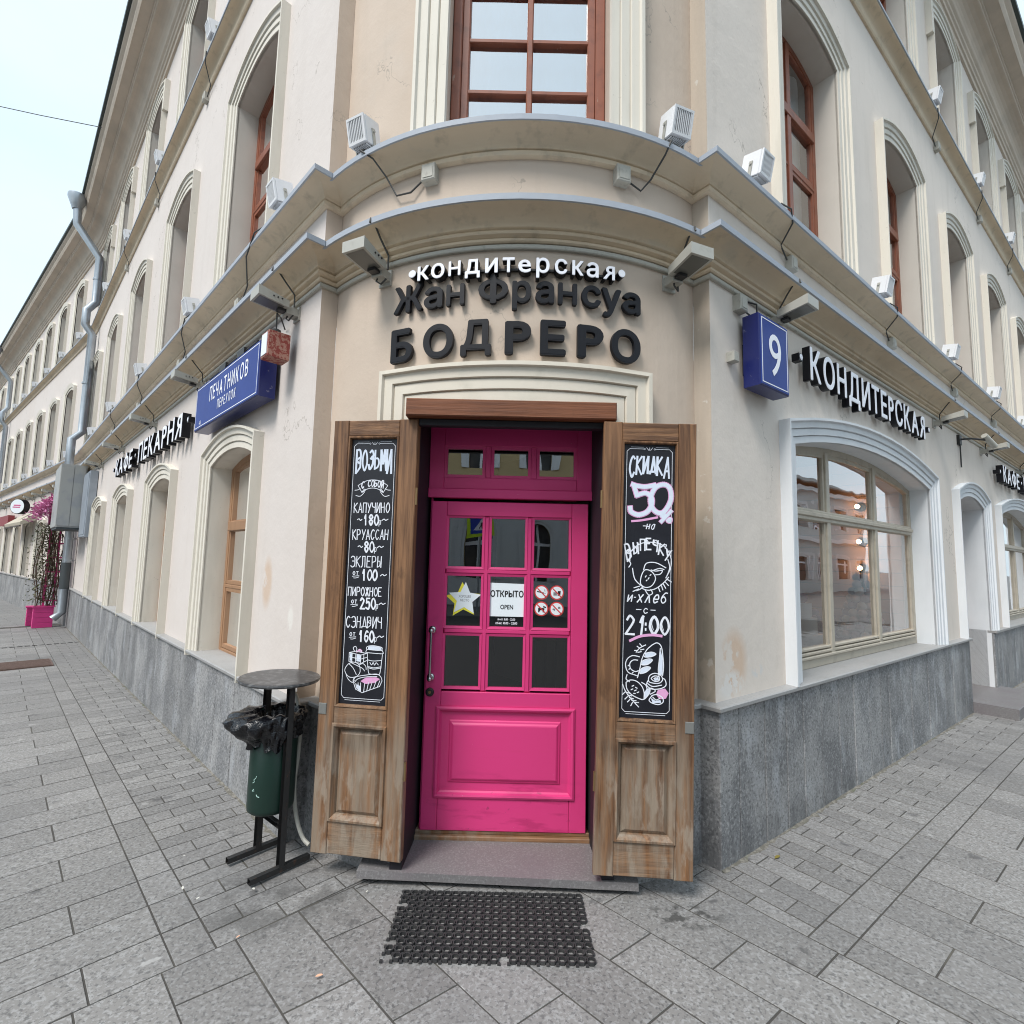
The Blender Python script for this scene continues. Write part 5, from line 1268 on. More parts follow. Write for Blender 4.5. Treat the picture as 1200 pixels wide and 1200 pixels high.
c = MB(); fillp(c, M, '62,94 62,101 78,104 98,101 98,94', ax, ay + .035, s_ * .92); fillp(c, M, '14,82 20,82 20,63 14,64', ax, ay + .035, s_ * .92); fillp(c, M, '32,80 43,78 43,62 32,63', ax, ay + .035, s_ * .92); fillp(c, M, '36,-4 48,-12 46,2 36,6', ax, ay + .035, s_ * .92); c.build('chalk_shading', M_chalkB, o)
c = MB(); fillp(c, M, '46,14 60,24 88,26 98,22 84,12 60,8', ax, ay + .035, s_ * .92, .0004); art(c, M, ['~34,88 40,93 46,89', '~32,86 38,90 44,86'], ax, ay + .035, s_ * .92, .006); c.build('chalk_shading', M_chalkP, o)
# right board
o, M, w_, h_ = board('chalkboard', 'black chalkboard discount notice reading СКИДКА 50% in the right wooden shutter', SR_F, SR_M, bR, 2)
c = MB(); border(c, M, w_, h_); c.build('chalk_border', M_chalk, o)
c = MB(); chalk(c, M, 'СКИДКА', .026, h_ - .162, w_ - .052, .086, .0105, hv=.36, arch=.010, slant=.06)
def big50(mb, sw):
    art(mb, M, ['~88,100 60,94 34,96 20,100', '24,98 34,66', '~34,66 60,74 78,62 80,40 66,16 40,6 18,14 14,28'], .014, h_ - .378, .165, sw)
    art(mb, M, ['~60,96 34,84 20,50 26,20 46,4 66,12 84,48 80,84 60,96'], .108, h_ - .362, .160, sw)
    art(mb, M, ['100,40 52,-14', '~88,-4 96,0 94,-10 86,-8 88,-4', '~58,18 66,22 64,12 56,14 58,18'], .140, h_ - .385, .105, sw * .8)
c2 = MB(); big50(c2, .029)
c2.build('chalk_numerals', M_chalkP, o)
M_keep = M; M = M @ Matrix.Translation((0, 0, .0012)); big50(c, .021); M = M_keep
c.build('chalk_lettering', M_chalkB, o)
c = MB(); ribbon(c, M, smooth_pts([(.048, h_ - .402), (.10, h_ - .395), (.175, h_ - .378)]), .011)
ribbon(c, M, smooth_pts([(.050, h_ - 1.000), (.10, h_ - .976), (.16, h_ - .967), (.205, h_ - .970)]), .013); fillp(c, M, '74,28 90,32 98,22 92,10 78,8 70,18', .028, .075, .22, .0005)
c.build('chalk_underline', M_chalkP, o)
c = MB()
ribbon(c, M, [(.105, h_ - .424), (.118, h_ - .424)], .004); chalk(c, M, 'на', .118, h_ - .438, .048, .036, .0044, slant=.25)
for i_, (ch, dx, dy, rt) in enumerate([('В', .040, -.060, .22), ('Ы', .072, -.022, .14), ('П', .104, -.004, .06), ('Е', .134, .002, 0), ('Ч', .164, -.006, -.08), ('К', .194, -.022, -.14), ('У', .222, -.050, -.2)]):
    Mr = M @ Matrix.Translation((dx, h_ - .545 + dy, 0)) @ Matrix.Rotation(rt, 4, 'Z'); chalk(c, Mr, ch, -.014, 0, .034, .056 if ch != 'В' else .086, .0074)
art(c, M, ['~10,62 12,84 32,102 60,106 84,98 98,76 98,52 88,30', '~16,48 22,24 40,8', '~92,70 96,52 90,34', '~6,66 12,58 8,50', '~16,86 20,92 18,98', '~24,94 28,100 26,104', '~40,104 46,110 50,104', '~60,106 66,111 70,104', '~80,100 88,102 86,94', '~90,88 98,88 94,80', '~12,78 6,82 10,88',
            '~40,46 46,60 66,62 88,52', '~36,34 44,46 58,42 66,28 58,12 44,8 34,16 36,34', '~56,46 66,44 80,46 76,38 66,36', '~58,44 74,50 84,48', '~36,6 50,2 66,6 82,18 94,32', '82,18 88,8', '86,22 94,14', '90,28 100,22', '78,16 82,4', '72,10 76,0', '~26,0 34,4 40,10', '20,6 32,10', '18,-2 30,4', '~44,2 52,-8 60,-4 56,4', '44,30 46,33', '50,26 52,29', '46,22 48,24', '54,34 56,36'], .018, h_ - .752, .232, .0048)
chalk(c, M, 'и', .030, h_ - .806, .034, .046, .0056, slant=.2); ribbon(c, M, [(.066, h_ - .785), (.074, h_ - .785)], .004); chalk(c, M, 'хлеб', .078, h_ - .808, .155, .056, .0056, slant=.25)
ribbon(c, M, [(.078, h_ - .845), (.102, h_ - .845)], .004); chalk(c, M, 'с', .112, h_ - .862, .032, .036, .0044); ribbon(c, M, [(.150, h_ - .845), (.172, h_ - .845)], .004)
chalk(c, M, '21', .022, h_ - .968, .112, .090, .0115, slant=.08); chalk(c, M, ':', .112, h_ - .955, .03, .08, .0085); chalk(c, M, '00', .142, h_ - .962, .106, .084, .0114)
for xx in (.150, .200): ribbon(c, M, smooth_pts([(xx + .014, h_ - .88), (xx + .006, h_ - .91), (xx + .014, h_ - .942)]), .003)
art(c, M, ['~62,132 74,138 84,130 88,108 90,84 88,64', '~62,132 50,120 40,100 36,80 30,56', '~46,112 62,116 72,112 62,106 48,104 44,108 46,112', '~40,94 54,100 64,98 54,88 40,86 40,94', '~38,76 50,82 60,80 50,70 36,66 38,76', '~82,126 80,100 78,76 80,62',
            '~34,104 18,106 6,98 2,84 8,68 24,62 32,60', '~30,96 20,96 12,88 14,76 24,70 32,72', '~6,62 4,52 12,46',
            '~56,50 58,62 70,68 84,64 88,54 80,46 64,46 56,50', '~62,56 70,62 80,60 80,52 70,50 62,56', '~68,56 72,58 76,56', '~54,50 52,40 64,32 84,34 96,42 94,54 88,58', '~54,44 66,38 86,42',
            '~4,44 6,30 16,18 32,10 46,8 58,22 60,34', '~4,44 14,50 28,48 40,38 46,24 46,8', '~40,46 50,40 54,30 62,34 72,28 60,20', '18,36 22,38', '26,34 30,32', '16,28 20,30', '24,26 28,28', '30,22 34,24', '22,20 26,20',
            '~62,14 58,6 66,0 80,-2 90,4 88,14 76,20 66,18 62,14', '~66,14 74,8 82,12', '~-4,40 2,26 14,10 34,-10', '4,22 12,20', '8,16 18,14', '12,10 22,8', '18,4 28,4', '24,0 34,0', '2,22 -4,16', '8,12 2,6', '14,6 8,0', '20,0 16,-8',
            '~26,114 34,124 48,132', '28,118 22,118', '34,124 28,128', '40,128 34,134', '30,114 38,116', '36,120 44,122', '14,92 16,94', '8,82 10,84', '10,74 12,76', '18,66 20,68'], .026, .072, .212, .0046)
c.build('chalk_lettering', M_chalk, o)
c = MB()
for p in ('46,112 62,116 72,112 62,106 48,104', '40,94 54,100 64,98 54,88 40,86', '38,76 50,82 60,80 50,70 36,66', '82,122 88,104 88,66 80,64 79,90', '46,8 58,22 60,34 52,32 46,22', '62,12 66,0 86,2 84,8 72,6', '68,56 78,60 80,53 70,51'): fillp(c, M, p, .026, .072, .212)
c.build('chalk_shading', M_chalkB, o)

# ------------------------------------------------------------------ notices on the door glass
def flat(fr, u, s, z, poly, m, name='print', parent=None, t=.0008):
    M = fr.M(u, s, z); c = MB(); c.prism([M @ Vector((a, b, 0)) for a, b in poly], fr.n * t); return c.build(name, m, parent)
sz = Yf - .0235
star = lambda R_, r_, dx=0, dy=0, rot=0: [(dx + (R_ if k % 2 == 0 else r_) * math.sin(PI * k / 5 + rot), dy + (R_ if k % 2 == 0 else r_) * math.cos(PI * k / 5 + rot)) for k in range(10)]
o = thing('star_sticker', 'white and yellow star sticker ХОРОШЕЕ МЕСТО on the left pane of the pink door', 'sticker', tuple(FD.P(-.266, sz, 1.38)))
flat(FD, -.272, sz + .001, 1.372, star(.105, .052, rot=-.06), M_yel, 'star', o); flat(FD, -.262, sz + .0022, 1.380, star(.098, .047, rot=.04), M_paper, 'star', o)
c = MB(); M = FD.M(-.262, sz + .0032, 1.38); text_mb(c, 'ХОРОШЕЕ', M, 0, .008, .014, .8, .1, .0003, center=True); text_mb(c, 'МЕСТО', M, 0, -.014, .014, .8, .1, .0003, center=True); c.build('lettering', M_greyi, o)
o = thing('open_notice', 'white paper notice ОТКРЫТО OPEN with opening hours on the middle pane of the pink door', 'notice', tuple(FD.P(-.018, sz, 1.38)))
flat(FD, -.018, sz + .001, 1.285, [(-.106, 0), (.106, 0), (.106, .188), (-.106, .192)], M_paper, 'sheet', o)
c = MB(); M = FD.M(-.018, sz + .0022, 1.285); text_mb(c, 'ОТКРЫТО', M, 0, .112, .036, .80, .12, .0004, .034, center=True); text_mb(c, 'OPEN', M, 0, .042, .026, .80, .12, .0004, .026, center=True); c.build('lettering', M_ink, o)
c = MB(); M = FD.M(-.018, sz + .0012, 1.285)
text_mb(c, 'пн-пт 8:00 - 22:00', M, 0, -.022, .012, .8, .06, .0003, .02, center=True); text_mb(c, 'сб-вс 10:00 - 22:00', M, 0, -.044, .013, .9, .06, .0003, .02, center=True); c.build('lettering', M_letW, o)
def ring_sign(u, z, label, icon):
    o = thing('prohibition_sticker', label, 'sticker', tuple(FD.P(u, sz, z)), 'round prohibition stickers on the door')
    circ = lambda r: [(r * math.cos(2 * PI * k / 28), r * math.sin(2 * PI * k / 28)) for k in range(28)]
    flat(FD, u, sz + .0008, z, circ(.042), M_redr, 'red_disc', o); flat(FD, u, sz + .0018, z, circ(.0345), M_paper, 'white_disc', o)
    for pl, m in icon: flat(FD, u, sz + .0028, z, [(a / 1000, b / 1000) for a, b in pl], m, 'pictogram', o)
    flat(FD, u, sz + .0038, z, [(-25, 22 + 3), (-22, 25 + 3), (25, -22), (22, -25)] and [(a / 1000, b / 1000) for a, b in [(-26, 21), (-22, 26), (26, -21), (22, -26)]], M_redr, 'slash', o)
K = M_ink; Gy = M_greyi
ring_sign(.182, 1.428, 'round red ringed no smoking sticker, upper left of the four', [([(-26, 2), (-26, 8), (14, -1), (14, -6)], K), ([(16, -3), (24, -5), (24, -7), (16, -6)], Gy), ([(16, 6), (18, 20), (20, 20), (18, 6)], Gy), ([(24, 4), (25, 16), (27, 16), (26, 4)], Gy)])
ring_sign(.271, 1.428, 'round red ringed no food or drink sticker, upper right of the four', [([(4, -17), (6, 10), (22, 10), (19, -17)], K), ([(-20, -16), (-20, 2), (0, 2), (0, -16)], Gy)])
ring_sign(.182, 1.334, 'round red ringed no dogs sticker, lower left of the four', [([(-18, -20), (-18, 4), (-8, 8), (10, 4), (18, 4), (18, -6), (14, -20), (8, -20), (8, -8), (-6, -8), (-12, -20)], K), ([(10, 18), (12, 8), (28, 4), (28, 10)], K)])
ring_sign(.271, 1.334, 'round red ringed no skating sticker, lower right of the four', [([(-24, -4), (-22, 4), (-8, 2), (-10, -10)], Gy), ([(8, 2), (8, 14), (20, 14), (22, 4)], Gy)])

# ------------------------------------------------------------------ bin, hose, mat
bn_ = thing('litter_bin', 'green litter bin with black plastic bag under a round black top', 'bin', (-1.215, 2.86, .012))
pf, pr = Vector((-1.135, 2.765, 0)), Vector((-1.335, 2.935, 0))       # front and rear posts
ax_ = (pr - pf).normalized(); px_ = Vector((ax_.y, -ax_.x, 0));
if px_.x < 0: px_ = -px_
class FBn:
    @staticmethod
    def P(u, s, z): return (pf + pr) / 2 + ax_ * u + px_ * s + Vector((0, 0, z))
hl = (pr - pf).length / 2
c = MB()
for u in (-hl, hl): c.cbox(FBn, u - .016, u + .016, -.016, .016, .03, .925, .003)
c.build('post', M_iron, bn_)
for u in (-hl, hl):
    c = MB(); c.cbox(FBn, u - .014, u + .014, -.155, .155, .012, .038, .004); c.build('foot', M_iron, bn_)
c = MB(); c.cbox(FBn, -hl + .014, hl - .014, -.012, .012, .21, .235, .003); c.build('crossbar', M_iron, bn_)
tp = MB(); cc = (pf + pr) / 2 + Vector((.0, .0, 0)); n = 36; tilt = Matrix.Rotation(rad(2.0), 3, 'Y')
def ringp(r, z): return [cc + Vector((0, 0, .935)) + tilt @ Vector((r * math.cos(2 * PI * k / n), r * math.sin(2 * PI * k / n), z)) for k in range(n)]
tp.grid([ringp(.001, -.002), ringp(.19, -.002), ringp(.203, 0), ringp(.206, .008), ringp(.203, .016), ringp(.19, .018), ringp(.001, .017)], closed=True); tp.build('ashtray_top', M_top, bn_)
bc = cc + px_ * -.0; bkt = MB(); n = 32
def cyl_ring(c0, r, z, jit=None): return [Vector((c0.x + (r + (jit(k) if jit else 0)) * math.cos(2 * PI * k / n), c0.y + (r + (jit(k) if jit else 0)) * math.sin(2 * PI * k / n), z)) for k in range(n)]
bq = cc + Vector((-.012, .010, 0)); rb = .116
bkt.grid([cyl_ring(bq, .001, .275), cyl_ring(bq, rb - .012, .275), cyl_ring(bq, rb - .002, .285), cyl_ring(bq, rb, .30), cyl_ring(bq, rb, .76), cyl_ring(bq, rb - .006, .765), cyl_ring(bq, rb - .008, .70)], closed=True, smooth=True)
bkt.build('bucket', M_green, bn_)
sc_ = MB()
for (a, z, pts) in ((-2.02, .44, [(0, 0), (.012, .008), (.006, .016), (.018, .026), (.022, .036)]), (-2.02, .40, [(0, 0), (.006, .010), (.012, .002), (.0, 0)]), (-1.80, .375, [(0, .012), (.006, .002), (.018, .0)])):
    sc_.tube([Vector((bq.x + (rb + .0015) * math.cos(a + p[0] / rb), bq.y + (rb + .0015) * math.sin(a + p[0] / rb), z + p[1])) for p in pts], .0022, 4)
sc_.build('paint_scratches', mat('pale_mint_scratch', (.42, .62, .56), .7), bn_)
rr = random.Random(3); n = 120; bg_ = MB(); rows_ = []
def rad_fn(a, t):
    base = rb + .006 + .075 * math.sin(min(1.0, t * 1.1) * PI) ** .8 * (.35 + 1.25 * max(0, math.cos(a - rad(200)))) 
    cr_ = .008 * math.sin(a * 9 + t * 5 + math.sin(a * 3) * 2) + .006 * math.sin(a * 15 - t * 9 + 1.3) + .004 * math.sin(a * 27 + t * 13)
    return base + cr_ * (0.35 + t * 1.2) * min(1, t * 5)
for j in range(19):
    t = j / 18; row = []
    for k in range(n):
        a = 2 * PI * k / n
        drop = .13 + .05 * math.cos(a - rad(265)) + .012 * math.sin(a * 5 + 1) + .005 * math.sin(a * 11)
        z = .775 + .022 * math.sin(t * PI * .9) - t ** 1.25 * drop + .006 * math.sin(a * 11 + t * 9)
        r_ = rad_fn(a, t) if j else rb - .004
        row.append(Vector((bq.x + r_ * math.cos(a), bq.y + r_ * math.sin(a), z)))
    rows_.append(row)
inner = [[Vector((bq.x + (rb - .010 - .02 * q + .006 * math.sin(k * .9 + q)) * math.cos(2 * PI * k / n), bq.y + (rb - .010 - .02 * q + .006 * math.sin(k * .9 + q)) * math.sin(2 * PI * k / n), .775 - .09 * q)) for k in range(n)] for q in (2.4, 1.6, .8)]
bg_.grid(inner + rows_, closed=True, smooth=True); bg_.build('plastic_bag', M_bag, bn_)
hb = MB(); hb.tube([cyl_ring(bq, rb + .004, .70)[k] for k in range(0, 32, 2)] + [cyl_ring(bq, rb + .004, .70)[0]], .004, 6); hb.build('bucket_hoop', M_iron, bn_)
def at(px, py, y):      # measured direction to a place at depth y
    v = Vector(((px - 600) / _f, (600 - py) / _f, -1)); wv = Vector((_X.dot(v), _Y.dot(v), _Z.dot(v))); return Vector((0, 0, H)) + wv * (y / wv.y)
c = MB(); hp = [at(346, 812, 2.99), at(349, 822, 2.95), at(352, 845, 2.94), at(350, 880, 2.93), at(345, 920, 2.92), at(347, 955, 2.90), at(354, 980, 2.86), at(362, 990, 2.84)]
hs = smooth_pts([tuple(p) for p in hp], n=5) if False else hp
def cat3(P_, n=6):
    out = []
    for i in range(len(P_) - 1):
        p0 = P_[max(0, i - 1)]; p1 = P_[i]; p2 = P_[i + 1]; p3 = P_[min(len(P_) - 1, i + 2)]
        for k in range(n):
            t = k / n; out.append(.5 * ((2 * p1) + (p2 - p0) * t + (2 * p0 - 5 * p1 + 4 * p2 - p3) * t * t + (3 * p1 - p0 - 3 * p2 + p3) * t ** 3))
    return out + [P_[-1]]
c.tube(cat3(hp), .011, 8); tag(c.build('hose', M_hose), 'pale grey hose hanging down the granite base between bin and left shutter', 'hose')
# rubber ring mat
c = MB(); X0m, X1m, Y0m, Y1m = -.478, .378, 2.19, 2.622; nx, ny = 22, 11; dx, dy = (X1m - X0m) / nx, (Y1m - Y0m) / ny
for j in range(ny):
    for i in range(nx):
        if (i == 0 and j in (2, 8)) or (i == nx - 1 and j == 5) or (j == 0 and i in (0, 12)): continue
        cx = X0m + (i + .5) * dx - (.030 * (1 - j / ny) if False else 0) + 0; cy = Y0m + (j + .5) * dy; z0 = .0125
        m_ = 8; hd_ = .0125
        R0 = [(cx + dx * .5 * math.cos(2 * PI * (k + .5) / m_), cy + dy * .5 * math.sin(2 * PI * (k + .5) / m_)) for k in range(m_)]
        R1 = [(cx + dx * .375 * math.cos(2 * PI * (k + .5) / m_), cy + dy * .37 * math.sin(2 * PI * (k + .5) / m_)) for k in range(m_)]
        c.grid([[(x, y, z0) for x, y in R0], [(x, y, z0 + hd_) for x, y in R0], [(x, y, z0 + hd_) for x, y in R1], [(x, y, z0) for x, y in R1]], closed=True)
for j in range(ny + 1):
    y = Y0m + j * dy
    for i in range(nx):
        x = X0m + i * dx; c.hexa([Vector((x - .006, y - .006, .013)), Vector((x + .006, y - .006, .013)), Vector((x + .006, y + .006, .013)), Vector((x - .006, y + .006, .013)),
            Vector((x - .006, y - .006, .019)), Vector((x + .006, y - .006, .019)), Vector((x + .006, y + .006, .019)), Vector((x - .006, y + .006, .019))])
tag(c.build('doormat', M_rub), 'black rubber ring doormat on the paving before the step', 'doormat')

# small litter
def leaf_at(px, py, size, m, name, label, rot):
    p = at(px, py, 1); d = p - Vector((0, 0, H)); t = (H - .016) / -d.z; q = Vector((0, 0, H)) + d * t
    c = MB(); n = 8; pts = [(-1, 0), (-.6, .35), (0, .45), (.6, .3), (1, 0), (.6, -.32), (0, -.42), (-.6, -.3)]
    R_ = Matrix.Rotation(rot, 2)
    ring_ = []
    for a, b in pts:
        v = R_ @ Vector((a, b)) * size; ring_.append(Vector((q.x + v.x, q.y + v.y, .0165 + .25 * size * abs(b) + .12 * size * (a + 1))))
    c.prism(ring_, Vector((0, 0, .0008))); tag(c.build(name, m), label, 'litter' if name != 'dry_leaf' else 'leaf')
leaf_at(911, 1005, .022, M_leafY, 'dry_leaf', 'yellow brown dry leaf on the paving at the right wall', .5)
leaf_at(374, 1144, .014, M_paper2, 'paper_scrap', 'small orange paper scrap on the paving left of the mat', .2)
leaf_at(279, 1098, .008, M_paper2, 'paper_scrap', 'tiny orange speck of paper on the paving at lower left', .9)
for i, (px, py) in enumerate([(216, 1003), (232, 1053), (214, 1041), (357, 991), (430, 1045), (297, 1042), (963, 959), (1110, 860)]):
    leaf_at(px, py, .006 + .003 * (i % 3), M_butt, 'litter_crumb', 'pale crumb of litter lying on the paving', i * 1.1)
for o_ in [o for o in bpy.data.objects if o.name.startswith('litter_crumb')]: o_['group'] = 'pale crumbs on the paving'

# ------------------------------------------------------------------ left street furniture
dp = thing('downpipe', 'galvanised downpipe with funnel head, at the bend of the left street front', 'downpipe', tuple(FL.P(12.5, .1, 0)))
U = 12.55; PT = lambda u, s, z: FL.P(u, s, z)
c = MB(); c.tube([PT(U, .64, 9.78), PT(U, .62, 9.40), PT(U, .14, 8.75), PT(U, .13, 7.62), PT(U, .28, 7.38), PT(U, .28, 7.02), PT(U, .13, 6.80), PT(U, .13, 4.42), PT(U, .30, 4.22), PT(U, .30, 3.35), PT(U, .16, 3.1), PT(U, .16, .22), PT(U, .30, .08)], .085, 14); c.build('pipe', M_steel, dp)
c = MB(); c.tube([PT(U, .66, 9.75), PT(U, .66, 9.84), PT(U, .66, 10.02), PT(U, .66, 10.10)], [.09, .12, .19, .19], 16); c.build('funnel', M_steel, dp)
c = MB(); c.tube([PT(U, .16, .75), PT(U, .16, 1.35)], .092, 14); c.build('painted_band', M_dband, dp)
c = MB()
for z in (8.2, 5.6, 1.9, 1.4): c.tube([PT(U, .02, z), PT(U, .20, z)], .012, 6); c.tube([PT(U, .14, z - .02), PT(U, .14, z + .02)], .094, 14)
c.build('bracket', M_steel, dp)
c = MB(); c.tube([FL.P(U, .16, z) for z in (-.25, .0)], .01)
o = thing('downpipe', 'thin far downpipe at the extreme left edge of the photo', 'downpipe', tuple(FB.P(13.2, .1, 0)))
UB = 13.4; PB = lambda s, z: FB.P(UB, s, z)
c = MB(); c.tube([PB(.64, 9.78), PB(.62, 9.40), PB(.14, 8.75), PB(.13, 7.62), PB(.28, 7.38), PB(.28, 7.02), PB(.13, 6.80), PB(.13, 4.42), PB(.30, 4.22), PB(.30, 3.35), PB(.16, 3.1), PB(.16, .0)], .08, 10); c.build('pipe', M_steel, o)
c = MB(); c.tube([PB(.66, 9.75), PB(.66, 9.84), PB(.66, 10.1)], [.09, .12, .19], 12); c.build('funnel', M_steel, o)
cb = thing('meter_cabinet', 'large grey metal cabinet hung on the left wall in front of the downpipe', 'cabinet', tuple(FL.P(11.5, .3, 2.2)))
c = MB(); c.cbox(FL, 10.95, 12.3, .10, .52, 2.10, 3.42, .01); c.build('case', M_steelp, cb)
c = MB(); c.box(FL, 10.935, 10.9485, .12, .30, 2.13, 3.39); c.box(FL, 10.935, 10.9485, .31, .50, 2.13, 3.39); c.build('door', M_steelp, cb)
c = MB(); c.box(FL, 10.96, 12.28, .02, .50, 2.06, 2.0995); c.build('shelf', M_dband, cb)
cb = thing('meter_cabinet', 'narrow blue grey flat cabinet on the left wall, beside the large grey one', 'cabinet', tuple(FL.P(10.3, .1, 2.0)))
c = MB(); c.cbox(FL, 9.95, 10.9, .01, .14, 1.90, 3.22, .008); c.build('case', M_steelb, cb)
c = MB(); c.box(FL, 10.0, 10.85, .141, .147, 1.95, 3.17); c.build('door', M_steelb, cb)
# planters with vines
def planter(u0, u1, s0, s1, h, label):
    o = thing('planter', label, 'planter', tuple(FL.P((u0 + u1) / 2, (s0 + s1) / 2, gz(-10))), 'pink wooden planters'); zb = gz(FL.P(u0, s0, 0).x)
    for k in range(4):
        z = zb + h * k / 4; c = MB(); c.cbox(FL, u0, u1, s0, s1, z + .004, z + h / 4, .006); c.build('plank', M_pinkD, o)
    c = MB(); c.box(FL, u0 - .02, u1 + .02, s0 - .02, s1 + .02, zb + h, zb + h + .03); c.build('rim', M_pinkD, o); return o
planter(12.86, 13.1, .27, .62, .46, 'pink wooden planter box beside the foot of the downpipe')
planter(13.5, 13.75, .45, .70, .42, 'second pink wooden planter box just behind the first one')
tl = thing('trellis', 'tall magenta lattice trellis standing behind the downpipe on the left pavement', 'trellis', tuple(FL.P(13, .3, .3)))
c = MB()
for s in (.12, .29, .46): c.box(FL, 12.98, 13.02, s - .02, s + .02, .25, 2.15)
c.build('upright', M_pinkD, tl); c = MB()
for k in range(6): c.box(FL, 12.96, 13.0, .10, .48, .45 + k * .33, .48 + k * .33)
c.build('lattice_rail', M_pinkD, tl)
rv_ = random.Random(11)
vn = thing('climbing_vine', 'brown and green vine climbing the magenta trellis from the pink planter', 'plant', tuple(FL.P(13, .5, .4)))
c = MB()
for k in range(22):
    s = rv_.uniform(.16, .66); u = rv_.uniform(12.85, 13.2); pts = []
    for j in range(9):
        pts.append(FL.P(u + .10 * math.sin(j * 1.1 + k), s + .045 * math.sin(j * .9 + k * 2.1), .35 + j * .22 * rv_.uniform(.93, 1.05)))
    c.tube(pts, .009, 5)
c.build('stem', M_stem, vn); c = MB()
for k in range(2300):
    z = .40 + rv_.random() ** .8 * 1.85; p = FL.P(rv_.uniform(12.80, 13.25), rv_.gauss(.46, .13), z); a = Vector((rv_.uniform(-1, 1), rv_.uniform(-1, 1), rv_.uniform(-1, .5))).normalized(); b = a.cross(Vector((rv_.random(), .3, 1))).normalized(); r_ = rv_.uniform(.018, .04)
    c.add([p, p + a * r_ + b * r_ * .5, p + a * r_ * 2, p + a * r_ - b * r_ * .5], [(0, 1, 2, 3)])
c.build('foliage', M_leaf, vn, kind='stuff')
fb = thing('flower_box', 'magenta window box spilling pink artificial flowers, behind the grey cabinet', 'flower box', tuple(FL.P(13.3, .6, 2.3)))
c = MB(); c.cbox(FL, 12.9, 13.3, .18, .52, 2.22, 2.48, .01); c.build('box', M_mag, fb)
c = MB()
for k in range(5): c.box(FL, 13.25, 13.3, .15 + k * .08, .19 + k * .08, 2.48, 2.95)
c.build('lattice', M_mag, fb); c = MB()
for k in range(1100):
    q_ = rv_.gauss(0, 1); p = FL.P(12.9 + rv_.gauss(0, .12), .58 + .13 * q_, 2.62 - .09 * q_ + rv_.gauss(0, .10)); a = Vector((rv_.uniform(-1, 1), rv_.uniform(-1, 1), rv_.uniform(-1, 1))).normalized(); b = a.cross(Vector((.2, rv_.random(), 1))).normalized(); r_ = rv_.uniform(.025, .05)
    c.add([p, p + a * r_ + b * r_ * .7, p + a * r_ * 1.6, p + a * r_ - b * r_ * .7], [(0, 1, 2, 3)])
c.build('blossom', M_flow, fb, kind='stuff')
rs = thing('round_shop_sign', 'round white projecting shop sign with dark rim on the far left front', 'sign', tuple(FB.P(3.0, .4, 2.75)))
_ax = (FB.n * .80 - FB.d * .60).normalized(); _sd2 = Vector((-_ax.y, _ax.x, 0)); _c = FB.P(5.4, .36, 2.97)
c = MB(); c.tube([_c - _ax * .12, _c + _ax * .06], .235, 28); c.build('rim', M_letK, rs)
c = MB(); c.tube([_c + _ax * .061, _c + _ax * .066], .22, 28); c.build('face', M_paper, rs)
for k, (a, b) in enumerate(((-.11, .11), (-.14, .10))):
    c = MB(); z = .02 - .06 * k; p0, p1 = _c + _sd2 * a + _ax * .067, _c + _sd2 * b + _ax * .067; up = Vector((0, 0, .03)); ot = _ax * .003; zz_ = Vector((0, 0, z))
    c.hexa([p0 + zz_, p1 + zz_, p1 + ot + zz_, p0 + ot + zz_, p0 + up + zz_, p1 + up + zz_, p1 + up + ot + zz_, p0 + up + ot + zz_]); c.build('pink_script', M_pinkD, rs)
c = MB(); c.tube([_c - _ax * .1, FB.P(5.5, 0, 2.97)], .02); c.build('bracket', M_iron, rs)
aw = thing('awning', 'beige sloping shop awning beyond the round white sign', 'awning', tuple(FB.P(6, .3, 2.5)))
c = MB(); c.hexa([FB.P(4.3, .03, 2.55), FB.P(7.4, .03, 2.55), FB.P(7.4, .42, 2.36), FB.P(4.3, .42, 2.36), FB.P(4.3, .03, 2.80), FB.P(7.4, .03, 2.80), FB.P(7.4, .44, 2.45), FB.P(4.3, .44, 2.45)]); c.build('canopy', M_awn, aw)
c = MB(); c.box(FB, 4.3, 7.4, .405, .445, 2.32, 2.359); c.build('valance', M_awnK, aw)
c = MB(); c.box(FB, 8.8, 11.0, .05, .22, 2.5, 2.85); tag(c.build('shop_fascia', M_crim), 'dark crimson shop fascia at the extreme left edge', 'sign')
c = MB(); c.box(FL, 7.17, 7.78, .58, 1.62, gz(-6) - .02, gz(-6) + .006); gt = c.build('drain_cover', M_rust); tag(gt, 'rusty brown rectangular drain cover in the left pavement', 'drain cover')
c = MB()
for k in range(12): c.box(FL, 7.19 + k * .05, 7.215 + k * .05, .60, 1.60, gz(-6) + .006, gz(-6) + .012)
c.build('grate_bar', M_rust, gt)
c = MB()
a_, b_ = FL.P(9.72, .06, 0), FL.P(9.72, 3.2, 0); du = FL.d * .05
for k in range(32):
    p = a_ + (b_ - a_) * (k / 32); q = a_ + (b_ - a_) * ((k + .7) / 32); z = gz(p.x)
    c.hexa([Vector((p.x, p.y, z - .01)), Vector((q.x, q.y, z - .01)), Vector((q.x, q.y, z - .01)) + du, Vector((p.x, p.y, z - .01)) + du, Vector((p.x, p.y, z + .005)), Vector((q.x, q.y, z + .005)), Vector((q.x, q.y, z + .005)) + du, Vector((p.x, p.y, z + .005)) + du])
tag(c.build('drain_channel', M_iron), 'thin dark slotted drain channel across the left pavement', 'drain')
# overhead wire
c = MB(); a_, b_ = FL.P(9.5, .5, 10.05), Vector((-34, 14.0, 21.5)); c.tube([a_ + (b_ - a_) * t + Vector((0, 0, -.9 * 4 * t * (1 - t))) for t in [i / 16 for i in range(17)]], .008, 5)
tag(c.build('overhead_wire', M_cable), 'thin dark overhead wire crossing the sky at upper left', 'wire')

